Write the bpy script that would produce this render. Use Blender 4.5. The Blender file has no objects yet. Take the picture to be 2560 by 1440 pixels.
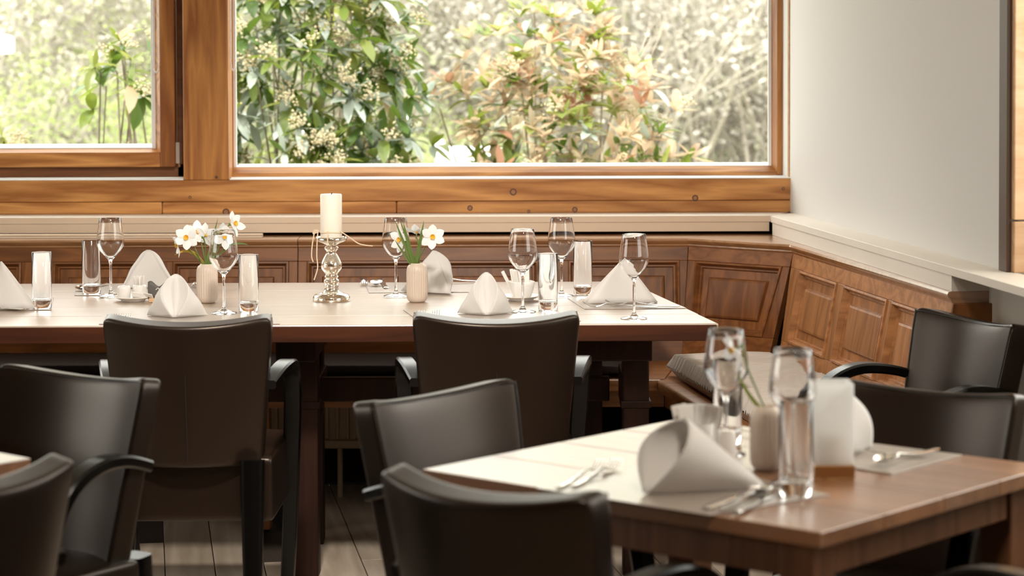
import bpy, bmesh, math, random
from mathutils import Vector, Matrix, Euler
random.seed(7)
SC = bpy.context.scene
COL = SC.collection
PI = math.pi
# ---------------------------------------------------------------- camera
CAM_H, FPX, PPY = 1.52, 86 / 36 * 2560, 300.0
cam_d = bpy.data.cameras.new('camera'); cam = bpy.data.objects.new('camera', cam_d); COL.objects.link(cam)
cam_d.lens, cam_d.sensor_width, cam_d.sensor_fit = 86, 36, 'HORIZONTAL'
cam_d.shift_y = -(720 - PPY) / 2560
cam_d.clip_start, cam_d.clip_end = 0.1, 300
cam_d.dof.use_dof = True; cam_d.dof.focus_distance = 6.9; cam_d.dof.aperture_fstop = 4.2
CAM_R = Matrix(((1, 0, 0), (0, 0, -1), (0, 1, 0))) @ Matrix.Rotation(math.radians(-1.985), 3, 'X') @ Matrix.Rotation(-0.003, 3, 'Z')
cam.matrix_world = Matrix.Translation((0, 0, CAM_H)) @ CAM_R.to_4x4()
SC.camera = cam
# ---------------------------------------------------------------- world, sun, lamps, exposure
SC.view_settings.view_transform = 'Standard'; SC.view_settings.look = 'None'
SC.view_settings.gamma = 1; SC.view_settings.use_curve_mapping = False
SC.view_settings.exposure = 0.0
w = bpy.data.worlds.new('sky'); SC.world = w; w.use_nodes = True
bg = w.node_tree.nodes['Background']; bg.inputs[0].default_value = (1.0, 0.97, 0.93, 1); bg.inputs[1].default_value = 5.6
sd = bpy.data.lights.new('sun', 'SUN'); sd.energy = 6.4; sd.angle = math.radians(1); sd.color = (1, 0.95, 0.86)
sun = bpy.data.objects.new('sun', sd); COL.objects.link(sun)
sun.rotation_euler = Vector((0.62, 0.38, -0.95)).to_track_quat('-Z', 'Y').to_euler()
def area(name, loc, target, sx, sy, energy, color=(1, 1, 1), portal=False):
    d = bpy.data.lights.new(name, 'AREA'); d.shape = 'RECTANGLE'; d.size, d.size_y, d.energy, d.color = sx, sy, energy, color
    if portal: d.cycles.is_portal = True
    o = bpy.data.objects.new(name, d); COL.objects.link(o); o.location = loc
    o.rotation_euler = (Vector(target) - Vector(loc)).to_track_quat('-Z', 'Y').to_euler(); return o
area('window_portal', (-1.2, 8.45, 1.7), (-1.2, 0, 1.7), 5.0, 1.4, 1, portal=True)
area('bay_portal', (1.75, 5.2, 1.65), (0, 4.9, 1.65), 2.6, 1.5, 1, portal=True)
spd = bpy.data.lights.new('ceiling_spot', 'SPOT'); spd.energy = 330; spd.color = (1, 0.92, 0.83); spd.spot_size = math.radians(66); spd.spot_blend = 0.9; spd.shadow_soft_size = 0.12
spo = bpy.data.objects.new('ceiling_spot', spd); COL.objects.link(spo); spo.location = (-0.45, 4.4, 2.60)
spo.rotation_euler = (Vector((-0.35, 6.75, 0.4)) - Vector(spo.location)).to_track_quat('-Z', 'Y').to_euler()
area('left_portal', (-4.55, 5.2, 1.65), (0, 5.2, 1.65), 2.6, 1.4, 1, portal=True)
area('added_table_fill', (0.7, 2.9, 2.60), (0.4, 4.6, 0.7), 0.3, 0.3, 26, (1, 0.9, 0.78))  # unseen fill light, added to brighten the small table
cy = SC.cycles
cy.max_bounces = 12; cy.transmission_bounces = 12; cy.transparent_max_bounces = 16; cy.glossy_bounces = 6; cy.diffuse_bounces = 4
cy.sample_clamp_indirect = 6.0; cy.use_denoising = True
# ---------------------------------------------------------------- helpers
def U(px, py, z=None, y=None):
    """world point seen at a pixel of the 2560x1440 frame on a horizontal plane z or an upright plane y"""
    d = CAM_R @ Vector(((px - 1280) / FPX, -(py - PPY) / FPX, -1))
    t = (z - CAM_H) / d.z if z is not None else y / d.y
    return Vector((0, 0, CAM_H)) + d * t
class MB:
    def __init__(s): s.v, s.f = [], []
    def add(s, vs, fs, M=None):
        b = len(s.v); s.v += [tuple(M @ Vector(v)) if M else tuple(v) for v in vs]; s.f += [tuple(b + i for i in f) for f in fs]; return s
    def box(s, lo, hi, M=None):
        x0, y0, z0 = lo; x1, y1, z1 = hi
        return s.add([(x0, y0, z0), (x1, y0, z0), (x1, y1, z0), (x0, y1, z0), (x0, y0, z1), (x1, y0, z1), (x1, y1, z1), (x0, y1, z1)],
                     [(0, 3, 2, 1), (4, 5, 6, 7), (0, 1, 5, 4), (1, 2, 6, 5), (2, 3, 7, 6), (3, 0, 4, 7)], M)
    def frustum(s, lo, hi, z0, z1, inset, M=None):      # raised field: x,z rectangle, from n=z0 to n=z1
        (x0, t0), (x1, t1) = lo, hi; i = inset
        return s.add([(x0, z0, t0), (x1, z0, t0), (x1, z0, t1), (x0, z0, t1), (x0 + i, z1, t0 + i), (x1 - i, z1, t0 + i), (x1 - i, z1, t1 - i), (x0 + i, z1, t1 - i)],
                     [(4, 5, 6, 7), (0, 1, 5, 4), (1, 2, 6, 5), (2, 3, 7, 6), (3, 0, 4, 7), (3, 2, 1, 0)], M)
    def lathe(s, prof, n=32, M=None, rib=None):
        vs, fs = [], []
        for (r, z) in prof:
            for k in range(n):
                a = 2 * PI * k / n; rr = r * (1 + rib(k, z)) if rib else r
                vs.append((rr * math.cos(a), rr * math.sin(a), z))
        m = len(prof)
        for i in range(m - 1):
            for k in range(n):
                k2 = (k + 1) % n; fs.append((i * n + k, i * n + k2, (i + 1) * n + k2, (i + 1) * n + k))
        if prof[0][0] > 1e-5: fs.append(tuple(reversed(range(n))))
        if prof[-1][0] > 1e-5: fs.append(tuple((m - 1) * n + k for k in range(n)))
        return s.add(vs, fs, M)
    def tube(s, pts, r, n=8, M=None, flat=None, up=Vector((0, 0, 1)), cap=True):
        pts = [Vector(p) for p in pts]; vs, fs = [], []
        rs = r if isinstance(r, (list, tuple)) else [r] * len(pts)
        for i, p in enumerate(pts):
            t = (pts[min(i + 1, len(pts) - 1)] - pts[max(i - 1, 0)]).normalized()
            a = t.cross(up)
            if a.length < 1e-3: a = t.cross(Vector((1, 0, 0)))
            a.normalize(); b = a.cross(t)
            for k in range(n):
                th = 2 * PI * (k + 0.5) / n
                c, q = math.cos(th), math.sin(th)
                if flat:   # rounded rectangle: half width flat[0], half thickness flat[1]
                    e = 0.45; c = math.copysign(abs(c) ** e, c) * flat[0]; q = math.copysign(abs(q) ** e, q) * flat[1]
                vs.append(p + (a * c + b * q) * rs[i])
        m = len(pts)
        for i in range(m - 1):
            for k in range(n):
                k2 = (k + 1) % n; fs.append((i * n + k, (i + 1) * n + k, (i + 1) * n + k2, i * n + k2))
        if cap: fs += [tuple(range(n)), tuple(reversed([(m - 1) * n + k for k in range(n)]))]
        return s.add(vs, fs, M)
    def sheet(s, fn, nu, nv, M=None):
        vs = [fn(i / nu, j / nv) for j in range(nv + 1) for i in range(nu + 1)]
        fs = [(j * (nu + 1) + i, j * (nu + 1) + i + 1, (j + 1) * (nu + 1) + i + 1, (j + 1) * (nu + 1) + i) for j in range(nv) for i in range(nu)]
        return s.add(vs, fs, M)
    def mesh(s, name, mat=None, smooth=None, bevel=0, seg=2, weld=False):
        me = bpy.data.meshes.new(name); me.from_pydata([tuple(v) for v in s.v], [], s.f)
        if bevel or weld:
            bm = bmesh.new(); bm.from_mesh(me)
            if weld: bmesh.ops.remove_doubles(bm, verts=bm.verts, dist=1e-5)
            bmesh.ops.recalc_face_normals(bm, faces=bm.faces)
            if bevel:
                es = [e for e in bm.edges if len(e.link_faces) == 2 and e.calc_face_angle(0) > 0.5]
                bmesh.ops.bevel(bm, geom=es, offset=bevel, segments=seg, affect='EDGES', profile=0.5, clamp_overlap=True)
            bm.to_mesh(me); bm.free()
        if mat: me.materials.append(mat)
        if smooth is not None:
            me.polygons.foreach_set('use_smooth', [True] * len(me.polygons))
            me.set_sharp_from_angle(angle=math.radians(smooth))
        me.update(); return me
    def build(s, name, mat, parent=None, **k):
        return link(name, s.mesh(name, mat, **k), parent)
def link(name, me, parent=None, M=None):
    o = bpy.data.objects.new(name, me); COL.objects.link(o)
    if parent: o.parent = parent
    if M is not None: o.matrix_local = M
    return o
def solid(o, t, off=0.0, sub=0):
    m = o.modifiers.new('solid', 'SOLIDIFY'); m.thickness = t; m.offset = off
    if sub: subd(o, sub)
    return o
def subd(o, n=2):
    m = o.modifiers.new('sub', 'SUBSURF'); m.levels = m.render_levels = n; return o
def tag(o, label=None, cat=None, group=None, kind=None):
    if label: o['label'] = label
    if cat: o['category'] = cat
    if group: o['group'] = group
    if kind: o['kind'] = kind
    return o
def thing(name, loc, label=None, cat=None, group=None, rz=0, kind=None):
    o = bpy.data.objects.new(name, None); COL.objects.link(o); o.location = loc; o.rotation_euler = (0, 0, rz)
    o.empty_display_size = 0.05
    return tag(o, label, cat, group, kind)
def kids(o): return [c for c in bpy.data.objects if c.parent == o]
def copy_tree(o, parent=None):
    c = o.copy(); COL.objects.link(c)
    if parent: c.parent = parent
    for ch in kids_of.get(o, None) or kids(o): copy_tree(ch, c)
    return c
kids_of = {}
def place(proto, loc, rz=0, label=None, group=None, cat=None, first=set()):
    if proto.name not in first: first.add(proto.name); o = proto
    else: o = copy_tree(proto)
    o.location = loc; o.rotation_euler = (0, 0, rz)
    return tag(o, label, cat, group)
# ---------------------------------------------------------------- materials
def nodes(name):
    m = bpy.data.materials.new(name); m.use_nodes = True; nt = m.node_tree
    return m, nt, nt.nodes['Principled BSDF']
def mat(name, col, rough=0.5, metal=0.0, spec=0.5, bump=0, bscale=200, coat=0, sheen=0, trans=0, vary=0.0):
    m, nt, b = nodes(name)
    b.inputs['Base Color'].default_value = (*col, 1); b.inputs['Roughness'].default_value = rough; b.inputs['Metallic'].default_value = metal
    b.inputs['Specular IOR Level'].default_value = spec; b.inputs['Coat Weight'].default_value = coat; b.inputs['Coat Roughness'].default_value = 0.15
    b.inputs['Sheen Weight'].default_value = sheen; b.inputs['Transmission Weight'].default_value = trans
    tc = nt.nodes.new('ShaderNodeTexCoord')
    if bump:
        n = nt.nodes.new('ShaderNodeTexNoise'); n.inputs['Scale'].default_value = bscale; n.inputs['Detail'].default_value = 4
        bp = nt.nodes.new('ShaderNodeBump'); bp.inputs['Strength'].default_value = bump; bp.inputs['Distance'].default_value = 0.002
        nt.links.new(tc.outputs['Object'], n.inputs['Vector']); nt.links.new(n.outputs['Fac'], bp.inputs['Height']); nt.links.new(bp.outputs['Normal'], b.inputs['Normal'])
    if vary:
        n2 = nt.nodes.new('ShaderNodeTexNoise'); n2.inputs['Scale'].default_value = 7; n2.inputs['Detail'].default_value = 5
        r = nt.nodes.new('ShaderNodeValToRGB'); e = r.color_ramp.elements
        e[0].position, e[1].position = 0.3, 0.7
        e[0].color = (*[c * (1 - vary) for c in col], 1); e[1].color = (*[min(1, c * (1 + vary)) for c in col], 1)
        nt.links.new(tc.outputs['Object'], n2.inputs['Vector']); nt.links.new(n2.outputs['Fac'], r.inputs['Fac']); nt.links.new(r.outputs['Color'], b.inputs['Base Color'])
    return m
def wood(name, light, dark, axis='X', scale=9, rough=0.4, spec=0.5, contrast=1.0, coat=0.0, bump=0.12, rnd=True, cior=1.5, crough=0.3):
    """grain runs along the given object axis"""
    m, nt, b = nodes(name); N, L = nt.nodes.new, nt.links.new
    tc = N('ShaderNodeTexCoord'); mp = N('ShaderNodeMapping'); st = 0.09
    mp.inputs['Scale'].default_value = {'X': (st, 1, 1), 'Y': (1, st, 1), 'Z': (1, 1, st)}[axis]
    add = N('ShaderNodeVectorMath'); add.operation = 'ADD'
    if rnd:
        oi = N('ShaderNodeObjectInfo'); sc = N('ShaderNodeMath'); sc.operation = 'MULTIPLY'; sc.inputs[1].default_value = 23.0
        cx = N('ShaderNodeCombineXYZ'); L(oi.outputs['Random'], sc.inputs[0])
        for i in range(3): L(sc.outputs[0], cx.inputs[i])
        L(cx.outputs[0], add.inputs[1])
    L(tc.outputs['Object'], add.inputs[0]); L(add.outputs[0], mp.inputs['Vector'])
    n1 = N('ShaderNodeTexNoise'); n1.inputs['Scale'].default_value = scale; n1.inputs['Detail'].default_value = 3; n1.inputs['Distortion'].default_value = 0.4
    L(mp.outputs[0], n1.inputs['Vector'])
    rg = N('ShaderNodeMath'); rg.operation = 'MULTIPLY'; rg.inputs[1].default_value = 14; L(n1.outputs['Fac'], rg.inputs[0])
    fr = N('ShaderNodeMath'); fr.operation = 'PINGPONG'; fr.inputs[1].default_value = 1; L(rg.outputs[0], fr.inputs[0])
    n2 = N('ShaderNodeTexNoise'); n2.inputs['Scale'].default_value = scale * 14; n2.inputs['Detail'].default_value = 4; L(mp.outputs[0], n2.inputs['Vector'])
    mx = N('ShaderNodeMath'); mx.operation = 'MULTIPLY_ADD'; mx.inputs[1].default_value = 0.55; L(fr.outputs[0], mx.inputs[0])
    h = N('ShaderNodeMath'); h.operation = 'MULTIPLY'; h.inputs[1].default_value = 0.5; L(n2.outputs['Fac'], h.inputs[0]); L(h.outputs[0], mx.inputs[2])
    r = N('ShaderNodeValToRGB'); e = r.color_ramp.elements
    mid = 0.5; e[0].position, e[1].position = mid - 0.38 / contrast, mid + 0.38 / contrast
    e[0].color, e[1].color = (*light, 1), (*dark, 1)
    L(mx.outputs[0], r.inputs['Fac'])
    if rnd:
        hs = N('ShaderNodeHueSaturation'); v = N('ShaderNodeMath'); v.operation = 'MULTIPLY_ADD'; v.inputs[1].default_value = 0.24; v.inputs[2].default_value = 0.88
        L(oi.outputs['Random'], v.inputs[0]); L(v.outputs[0], hs.inputs['Value']); L(r.outputs['Color'], hs.inputs['Color']); L(hs.outputs[0], b.inputs['Base Color'])
    else: L(r.outputs['Color'], b.inputs['Base Color'])
    bp = N('ShaderNodeBump'); bp.inputs['Strength'].default_value = bump; bp.inputs['Distance'].default_value = 0.001
    L(mx.outputs[0], bp.inputs['Height']); L(bp.outputs[0], b.inputs['Normal'])
    b.inputs['Roughness'].default_value = rough; b.inputs['Specular IOR Level'].default_value = spec
    b.inputs['Coat Weight'].default_value = coat; b.inputs['Coat Roughness'].default_value = crough; b.inputs['Coat IOR'].default_value = cior
    return m
def leafmat(name, col, rough=0.3, tr=0.35, trcol=None):
    m, nt, b = nodes(name); N, L = nt.nodes.new, nt.links.new
    b.inputs['Base Color'].default_value = (*col, 1); b.inputs['Roughness'].default_value = rough
    t = N('ShaderNodeBsdfTranslucent'); t.inputs[0].default_value = (*(trcol or col), 1)
    mx = N('ShaderNodeMixShader'); mx.inputs[0].default_value = tr
    L(b.outputs[0], mx.inputs[1]); L(t.outputs[0], mx.inputs[2]); L(mx.outputs[0], nt.nodes['Material Output'].inputs[0]); return m
def glassmat(name, rough=0.0, ior=1.45, col=(1, 1, 1)):
    m = bpy.data.materials.new(name); m.use_nodes = True; nt = m.node_tree; nt.nodes.remove(nt.nodes['Principled BSDF'])
    g = nt.nodes.new('ShaderNodeBsdfGlass'); g.inputs['Roughness'].default_value = rough; g.inputs['IOR'].default_value = ior; g.inputs[0].default_value = (*col, 1)
    nt.links.new(g.outputs[0], nt.nodes['Material Output'].inputs[0]); return m
def panemat():
    m = bpy.data.materials.new('window_glass'); m.use_nodes = True; nt = m.node_tree; nt.nodes.remove(nt.nodes['Principled BSDF'])
    N, L = nt.nodes.new, nt.links.new
    t = N('ShaderNodeBsdfTransparent'); g = N('ShaderNodeBsdfGlossy'); g.inputs['Roughness'].default_value = 0.0
    f = N('ShaderNodeFresnel'); f.inputs[0].default_value = 1.3; mx = N('ShaderNodeMixShader')
    t.inputs[0].default_value = (0.97, 0.985, 0.97, 1)
    ge = N('ShaderNodeNewGeometry'); fm = N('ShaderNodeMath'); fm.operation = 'SUBTRACT'; fm.use_clamp = True   # reflect on the outer faces only
    L(f.outputs[0], fm.inputs[0]); L(ge.outputs['Backfacing'], fm.inputs[1]); L(fm.outputs[0], mx.inputs[0]); L(t.outputs[0], mx.inputs[1]); L(g.outputs[0], mx.inputs[2]); L(mx.outputs[0], nt.nodes['Material Output'].inputs[0]); return m
PINE_X = wood('pine_horizontal', (0.62, 0.295, 0.09), (0.33, 0.12, 0.026), 'X', 7, 0.42, contrast=1.35)
PINE_Z = wood('pine_upright', (0.52, 0.225, 0.055), (0.27, 0.088, 0.017), 'Z', 7, 0.42, contrast=1.35)
PINE_PALE = wood('pale_pine', (0.66, 0.42, 0.24), (0.52, 0.30, 0.15), 'X', 7, 0.5)
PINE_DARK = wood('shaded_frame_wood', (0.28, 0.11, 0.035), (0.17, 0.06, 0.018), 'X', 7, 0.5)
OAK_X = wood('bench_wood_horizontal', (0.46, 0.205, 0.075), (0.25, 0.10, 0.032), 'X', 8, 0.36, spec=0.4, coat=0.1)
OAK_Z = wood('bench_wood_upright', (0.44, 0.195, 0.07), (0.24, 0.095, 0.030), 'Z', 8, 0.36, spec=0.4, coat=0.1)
SHADED_X = wood('shaded_bench_wood_horizontal', (0.25, 0.092, 0.022), (0.12, 0.040, 0.010), 'X', 8, 0.4, spec=0.35, coat=0.05)  # same bench wood, with the shade along the back put into its colour
SHADED_Z = wood('shaded_bench_wood_upright', (0.24, 0.088, 0.021), (0.115, 0.038, 0.009), 'Z', 8, 0.4, spec=0.35, coat=0.05)
CAP_W = wood('bench_cap_wood', (0.42, 0.20, 0.08), (0.26, 0.11, 0.04), 'X', 8, 0.3, coat=1.0, cior=2.2, crough=0.2)
TABLE_X = wood('table_wood', (0.42, 0.31, 0.225), (0.34, 0.24, 0.165), 'X', 6, 0.45, coat=1.0, cior=2.0, crough=0.30)
TABLE_EDGE = wood('table_edge_wood', (0.075, 0.021, 0.007), (0.035, 0.010, 0.004), 'X', 6, 0.5, spec=0.2)
TABLE_LEG = wood('trestle_wood', (0.035, 0.011, 0.0045), (0.018, 0.006, 0.003), 'Z', 8, 0.5, spec=0.25)
CAFE_TOP = wood('cafe_table_wood', (0.31, 0.128, 0.044), (0.20, 0.078, 0.026), 'X', 6, 0.42, coat=1.0, cior=2.0, crough=0.24)
CAFE_LEG = wood('cafe_table_leg_wood', (0.24, 0.10, 0.043), (0.14, 0.055, 0.022), 'Z', 8, 0.45)
FLOOR_M = wood('floor_plank_wood', (0.64, 0.54, 0.43), (0.45, 0.36, 0.27), 'Y', 5, 0.45, contrast=1.1)
LEATHER = mat('brown_leather', (0.011, 0.0058, 0.0036), 0.36, spec=0.45, bump=0.06, bscale=260)
for k_, v_ in (('IOR', 1.52), ('Specular Tint', (1, .84, .72, 1)), ('Roughness', .33)): LEATHER.node_tree.nodes['Principled BSDF'].inputs[k_].default_value = v_
PIPING = mat('leather_seam', (0.012, 0.008, 0.006), 0.5)
BLACKWOOD = mat('black_stained_wood', (0.002, 0.0015, 0.0013), 0.26, spec=0.28)
PLASTER = mat('plaster', (0.67, 0.65, 0.625), 0.9, bump=0.06, bscale=60)
CEIL = mat('ceiling_paint', (0.62, 0.55, 0.46), 0.9)
ROOMWALL = mat('room_wall_paint', (0.22, 0.14, 0.085), 0.9)
BEIGE = mat('painted_ledge', (0.80, 0.74, 0.66), 0.45, vary=0.02)
BEIGE_F = mat('painted_fascia', (0.66, 0.52, 0.39), 0.5, vary=0.02)
SILL = mat('white_sill_trim', (0.86, 0.88, 0.88), 0.35)
GASKET = mat('white_gasket', (0.88, 0.88, 0.87), 0.5)
DARKTRIM = mat('dark_stained_trim', (0.075, 0.035, 0.015), 0.5)
CAP_WHITE = wood('pale_slat_wood', (0.80, 0.64, 0.50), (0.66, 0.50, 0.36), 'X', 7, 0.4)
GLASS = glassmat('drinking_glass'); PANE = panemat(); FROST = leafmat('frosted_glass', (.88, .88, .87), .4, .75)
nt_ = FROST.node_tree; tr_ = nt_.nodes.new('ShaderNodeBsdfTransparent'); mx_ = nt_.nodes.new('ShaderNodeMixShader'); mx_.inputs[0].default_value = .38
nt_.links.new(nt_.nodes['Mix Shader'].outputs[0], mx_.inputs[1]); nt_.links.new(tr_.outputs[0], mx_.inputs[2]); nt_.links.new(mx_.outputs[0], nt_.nodes['Material Output'].inputs[0])
CERAMIC = mat('cream_ceramic', (0.62, 0.51, 0.42), 0.42, vary=0.03)
PORCELAIN = mat('white_porcelain', (0.80, 0.77, 0.73), 0.15)
def clothmat(name, col, tr):
    m = leafmat(name, col, 0.85, tr); nt = m.node_tree; b = nt.nodes['Principled BSDF']
    n = nt.nodes.new('ShaderNodeTexNoise'); n.inputs['Scale'].default_value = 300; bp = nt.nodes.new('ShaderNodeBump'); bp.inputs['Strength'].default_value = 0.08; bp.inputs['Distance'].default_value = 0.001
    tc = nt.nodes.new('ShaderNodeTexCoord'); nt.links.new(tc.outputs['Object'], n.inputs['Vector']); nt.links.new(n.outputs['Fac'], bp.inputs['Height']); nt.links.new(bp.outputs[0], b.inputs['Normal']); return m
LINEN = clothmat('white_linen', (0.86, 0.83, 0.80), 0.36)
CUSHION = mat('ruched_cushion_fabric', (0.52, 0.46, 0.41), 0.8, sheen=0.2)
MAT_TAUPE = mat('taupe_placemat', (0.36, 0.30, 0.25), 0.42, bump=0.1, bscale=500, coat=1.0)
MAT_TAUPE.node_tree.nodes['Principled BSDF'].inputs['Coat IOR'].default_value = 1.9; MAT_TAUPE.node_tree.nodes['Principled BSDF'].inputs['Coat Roughness'].default_value = .28
MAT_RIM = mat('placemat_edge', (0.10, 0.07, 0.05), 0.5)
STEEL = mat('polished_steel', (0.82, 0.80, 0.77), 0.12, metal=1)
BRASS = mat('bronze_metal', (0.52, 0.30, 0.13), 0.3, metal=1)
WAX = mat('ivory_wax', (0.84, 0.77, 0.66), 0.45); WAX.node_tree.nodes['Principled BSDF'].inputs['Subsurface Weight'].default_value = 0.3
WAX.node_tree.nodes['Principled BSDF'].inputs['Subsurface Radius'].default_value = (0.02, 0.012, 0.006)
RAFFIA = mat('raffia', (0.66, 0.52, 0.36), 0.7)
SLATE = mat('dark_slate', (0.10, 0.09, 0.08), 0.6)
CHALK = mat('chalk', (0.8, 0.78, 0.75), 0.9)
PAPER = mat('paper', (0.80, 0.77, 0.73), 0.7)
RADIATOR = mat('radiator_enamel', (0.44, 0.34, 0.22), 0.45)
def mercury():
    m, nt, b = nodes('mercury_glass'); N, L = nt.nodes.new, nt.links.new
    b.inputs['Base Color'].default_value = (0.86, 0.80, 0.72, 1); b.inputs['Metallic'].default_value = 1; b.inputs['Roughness'].default_value = 0.08
    g = N('ShaderNodeBsdfGlass'); g.inputs['IOR'].default_value = 1.3; g.inputs[0].default_value = (1, 0.97, 0.92, 1)
    n = N('ShaderNodeTexNoise'); n.inputs['Scale'].default_value = 45; n.inputs['Detail'].default_value = 6
    r = N('ShaderNodeValToRGB'); r.color_ramp.elements[0].position, r.color_ramp.elements[1].position = 0.40, 0.60
    r.color_ramp.elements[0].color = (0.18,) * 3 + (1,); r.color_ramp.elements[1].color = (0.62,) * 3 + (1,)
    mx = N('ShaderNodeMixShader'); L(n.outputs['Fac'], r.inputs[0]); L(r.outputs[0], mx.inputs[0]); L(b.outputs[0], mx.inputs[1]); L(g.outputs[0], mx.inputs[2])
    L(mx.outputs[0], nt.nodes['Material Output'].inputs[0]); return m
MERCURY = mercury()
PETAL = leafmat('white_petal', (0.86, 0.86, 0.85), 0.6, 0.25)
CORONA = mat('yellow_corona', (0.75, 0.42, 0.03), 0.6)
STEM = leafmat('flower_stem_green', (0.13, 0.20, 0.04), 0.45, 0.2)
STEM_Y = leafmat('yellowed_leaf', (0.55, 0.38, 0.05), 0.5, 0.3)

# ================================================================ THE ROOM
YW = 8.19                       # room face of the timber under the windows
WALL0 = Vector((0.936, 8.167, 0)); WD = Vector((0.1495, -0.9888, 0)).normalized(); WN = Vector((-WD.y * -1, 0, 0))
WN = Vector((WD.y, -WD.x, 0))   # points into the room (towards -x)
if WN.x > 0: WN = -WN
RW = Matrix(((WD.x, -WN.x, 0, WALL0.x), (WD.y, -WN.y, 0, WALL0.y), (0, 0, 1, 0), (0, 0, 0, 1)))   # s along wall to camera, n out of the room, z up
ZL = 0.9235
# floor: planks laid parallel to the right wall
fl = thing('floor', (0, 0, 0), 'greyish oak plank floor', None, kind='structure')
MB().box((-5, -2, -0.06), (2.4, 8.45, -0.012)).build('subfloor', mat('joint_shadow', (0.05, 0.035, 0.025), 0.9), fl)
pw = 0.141; ang = math.atan2(0.1495, 0.9888)
PM = Matrix.Translation((-0.6, 8.1, 0)) @ Matrix.Rotation(ang, 4, 'Z')
meshes = {}
for i in range(-20, 19):
    y = 0.3 - random.uniform(0, 1.5)
    first = True
    while y > -10.6:
        ln = random.choice((1.2, 1.6, 2.0, 2.4)); 
        a = PM @ Vector((i * pw, y - ln / 2, 0))
        if -4.9 < a.x < 2.3 and -1.2 < a.y < 8.5 and a.y > 3.0:
            if ln not in meshes: meshes[ln] = MB().box((0.0015, -ln + 0.0015, -0.012), (pw - 0.0015, 0, 0)).mesh('plank', FLOOR_M, bevel=0.0012, seg=1)
            link('plank', meshes[ln], fl, PM @ Matrix.Translation((i * pw, y, 0)))
        y -= ln
MB().box((-5, -2, -0.012), (2.4, 3.4, -0.002)).build('far_boards', FLOOR_M, fl)
MB().box((-5, -1.7, 2.7), (2.4, 8.6, 2.8)).build('ceiling', CEIL); tag(bpy.data.objects['ceiling'], 'plain ceiling', kind='structure')
wl = thing('wall_left', (0, 0, 0), 'left wall with a side window', kind='structure')
for q in (((-4.7, -1.7, 0), (-4.6, 8.6, .95)), ((-4.7, -1.7, 2.35), (-4.6, 8.6, 2.8)), ((-4.7, -1.7, .95), (-4.6, 3.9, 2.35)), ((-4.7, 6.5, .95), (-4.6, 8.6, 2.35))): MB().box(*q).build('wall_piece', ROOMWALL, wl)
w4 = thing('window_4', (0, 0, 0), 'side window in the left wall', kind='structure')
for q in (((-4.69, 3.9, .95), (-4.62, 3.98, 2.35)), ((-4.69, 6.42, .95), (-4.62, 6.5, 2.35)), ((-4.69, 3.98, .95), (-4.62, 6.42, 1.03)), ((-4.69, 3.98, 2.27), (-4.62, 6.42, 2.35))): MB().box(*q).build('frame_bar', PINE_Z, w4, bevel=.004)
MB().box((-4.66, 3.98, 1.03), (-4.656, 6.42, 2.27)).build('pane', PANE, w4)
tag(MB().box((-4.7, -1.75, 0), (2.4, -1.65, 2.8)).build('wall_rear', ROOMWALL), 'rear wall', kind='structure')
wb = thing('wall_back', (0, 0, 0), 'back wall under and above the windows', kind='structure')
MB().box((-4.7, 8.28, 0), (1.3, 8.5, 0.93)).build('lower_wall', mat('dark_lower_wall', (.03, .02, .014), .9, spec=.1), wb)
MB().box((-4.7, 8.19, 2.3), (1.3, 8.5, 2.8)).build('upper_wall', PLASTER, wb)
# right wall in its own frame
wr = thing('wall_right', (0, 0, 0), 'off white plastered right wall', kind='structure')
S1, S2 = 2.027, 2.085           # dark trim strip, then the bay with a side window
MB().box((-0.13, 0, ZL - 0.03), (S2, 0.36, 2.8), RW).build('upper_plaster', PLASTER, wr)
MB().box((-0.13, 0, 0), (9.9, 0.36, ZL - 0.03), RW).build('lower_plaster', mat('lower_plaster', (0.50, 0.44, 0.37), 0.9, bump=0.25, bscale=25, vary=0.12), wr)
MB().box((S2 + 2.3, 0, ZL - 0.03), (9.9, 0.36, 2.8), RW).build('far_plaster', PLASTER, wr)
MB().box((S2, 0, 2.35), (S2 + 2.3, 0.36, 2.8), RW).build('bay_head', PLASTER, wr)
tag(MB().box((S1, -0.012, ZL), (S2, 0.02, 2.7), RW).build('trim_5', DARKTRIM, bevel=0.002), 'narrow dark stained upright trim strip on the right wall', kind='structure')
jb = thing('trim_6', (0, 0, 0), 'pale wood boarded jamb of the side window', kind='structure')
for z0, z1 in ((ZL, 1.052), (1.056, 1.72), (1.724, 2.35)):
    MB().box((S2, 0.0, z0), (S2 + 0.022, 0.345, z1), RW).build('plank', PINE_PALE, jb, bevel=0.003)
w3 = thing('window_3', (0, 0, 0), 'side window in the right wall bay', kind='structure')
for (a, b2, c, d) in ((S2 + .02, S2 + .09, ZL, 2.35), (S2 + 2.22, S2 + 2.29, ZL, 2.35), (S2 + .09, S2 + 2.22, ZL, ZL + .08), (S2 + .09, S2 + 2.22, 2.27, 2.35)):
    MB().box((a, 0.27, c), (b2, 0.33, d), RW).build('frame_bar', PINE_Z, w3, bevel=0.004)
MB().box((S2 + .09, 0.298, ZL + .08), (S2 + 2.22, 0.302, 2.27), RW).build('pane', PANE, w3)
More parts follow.
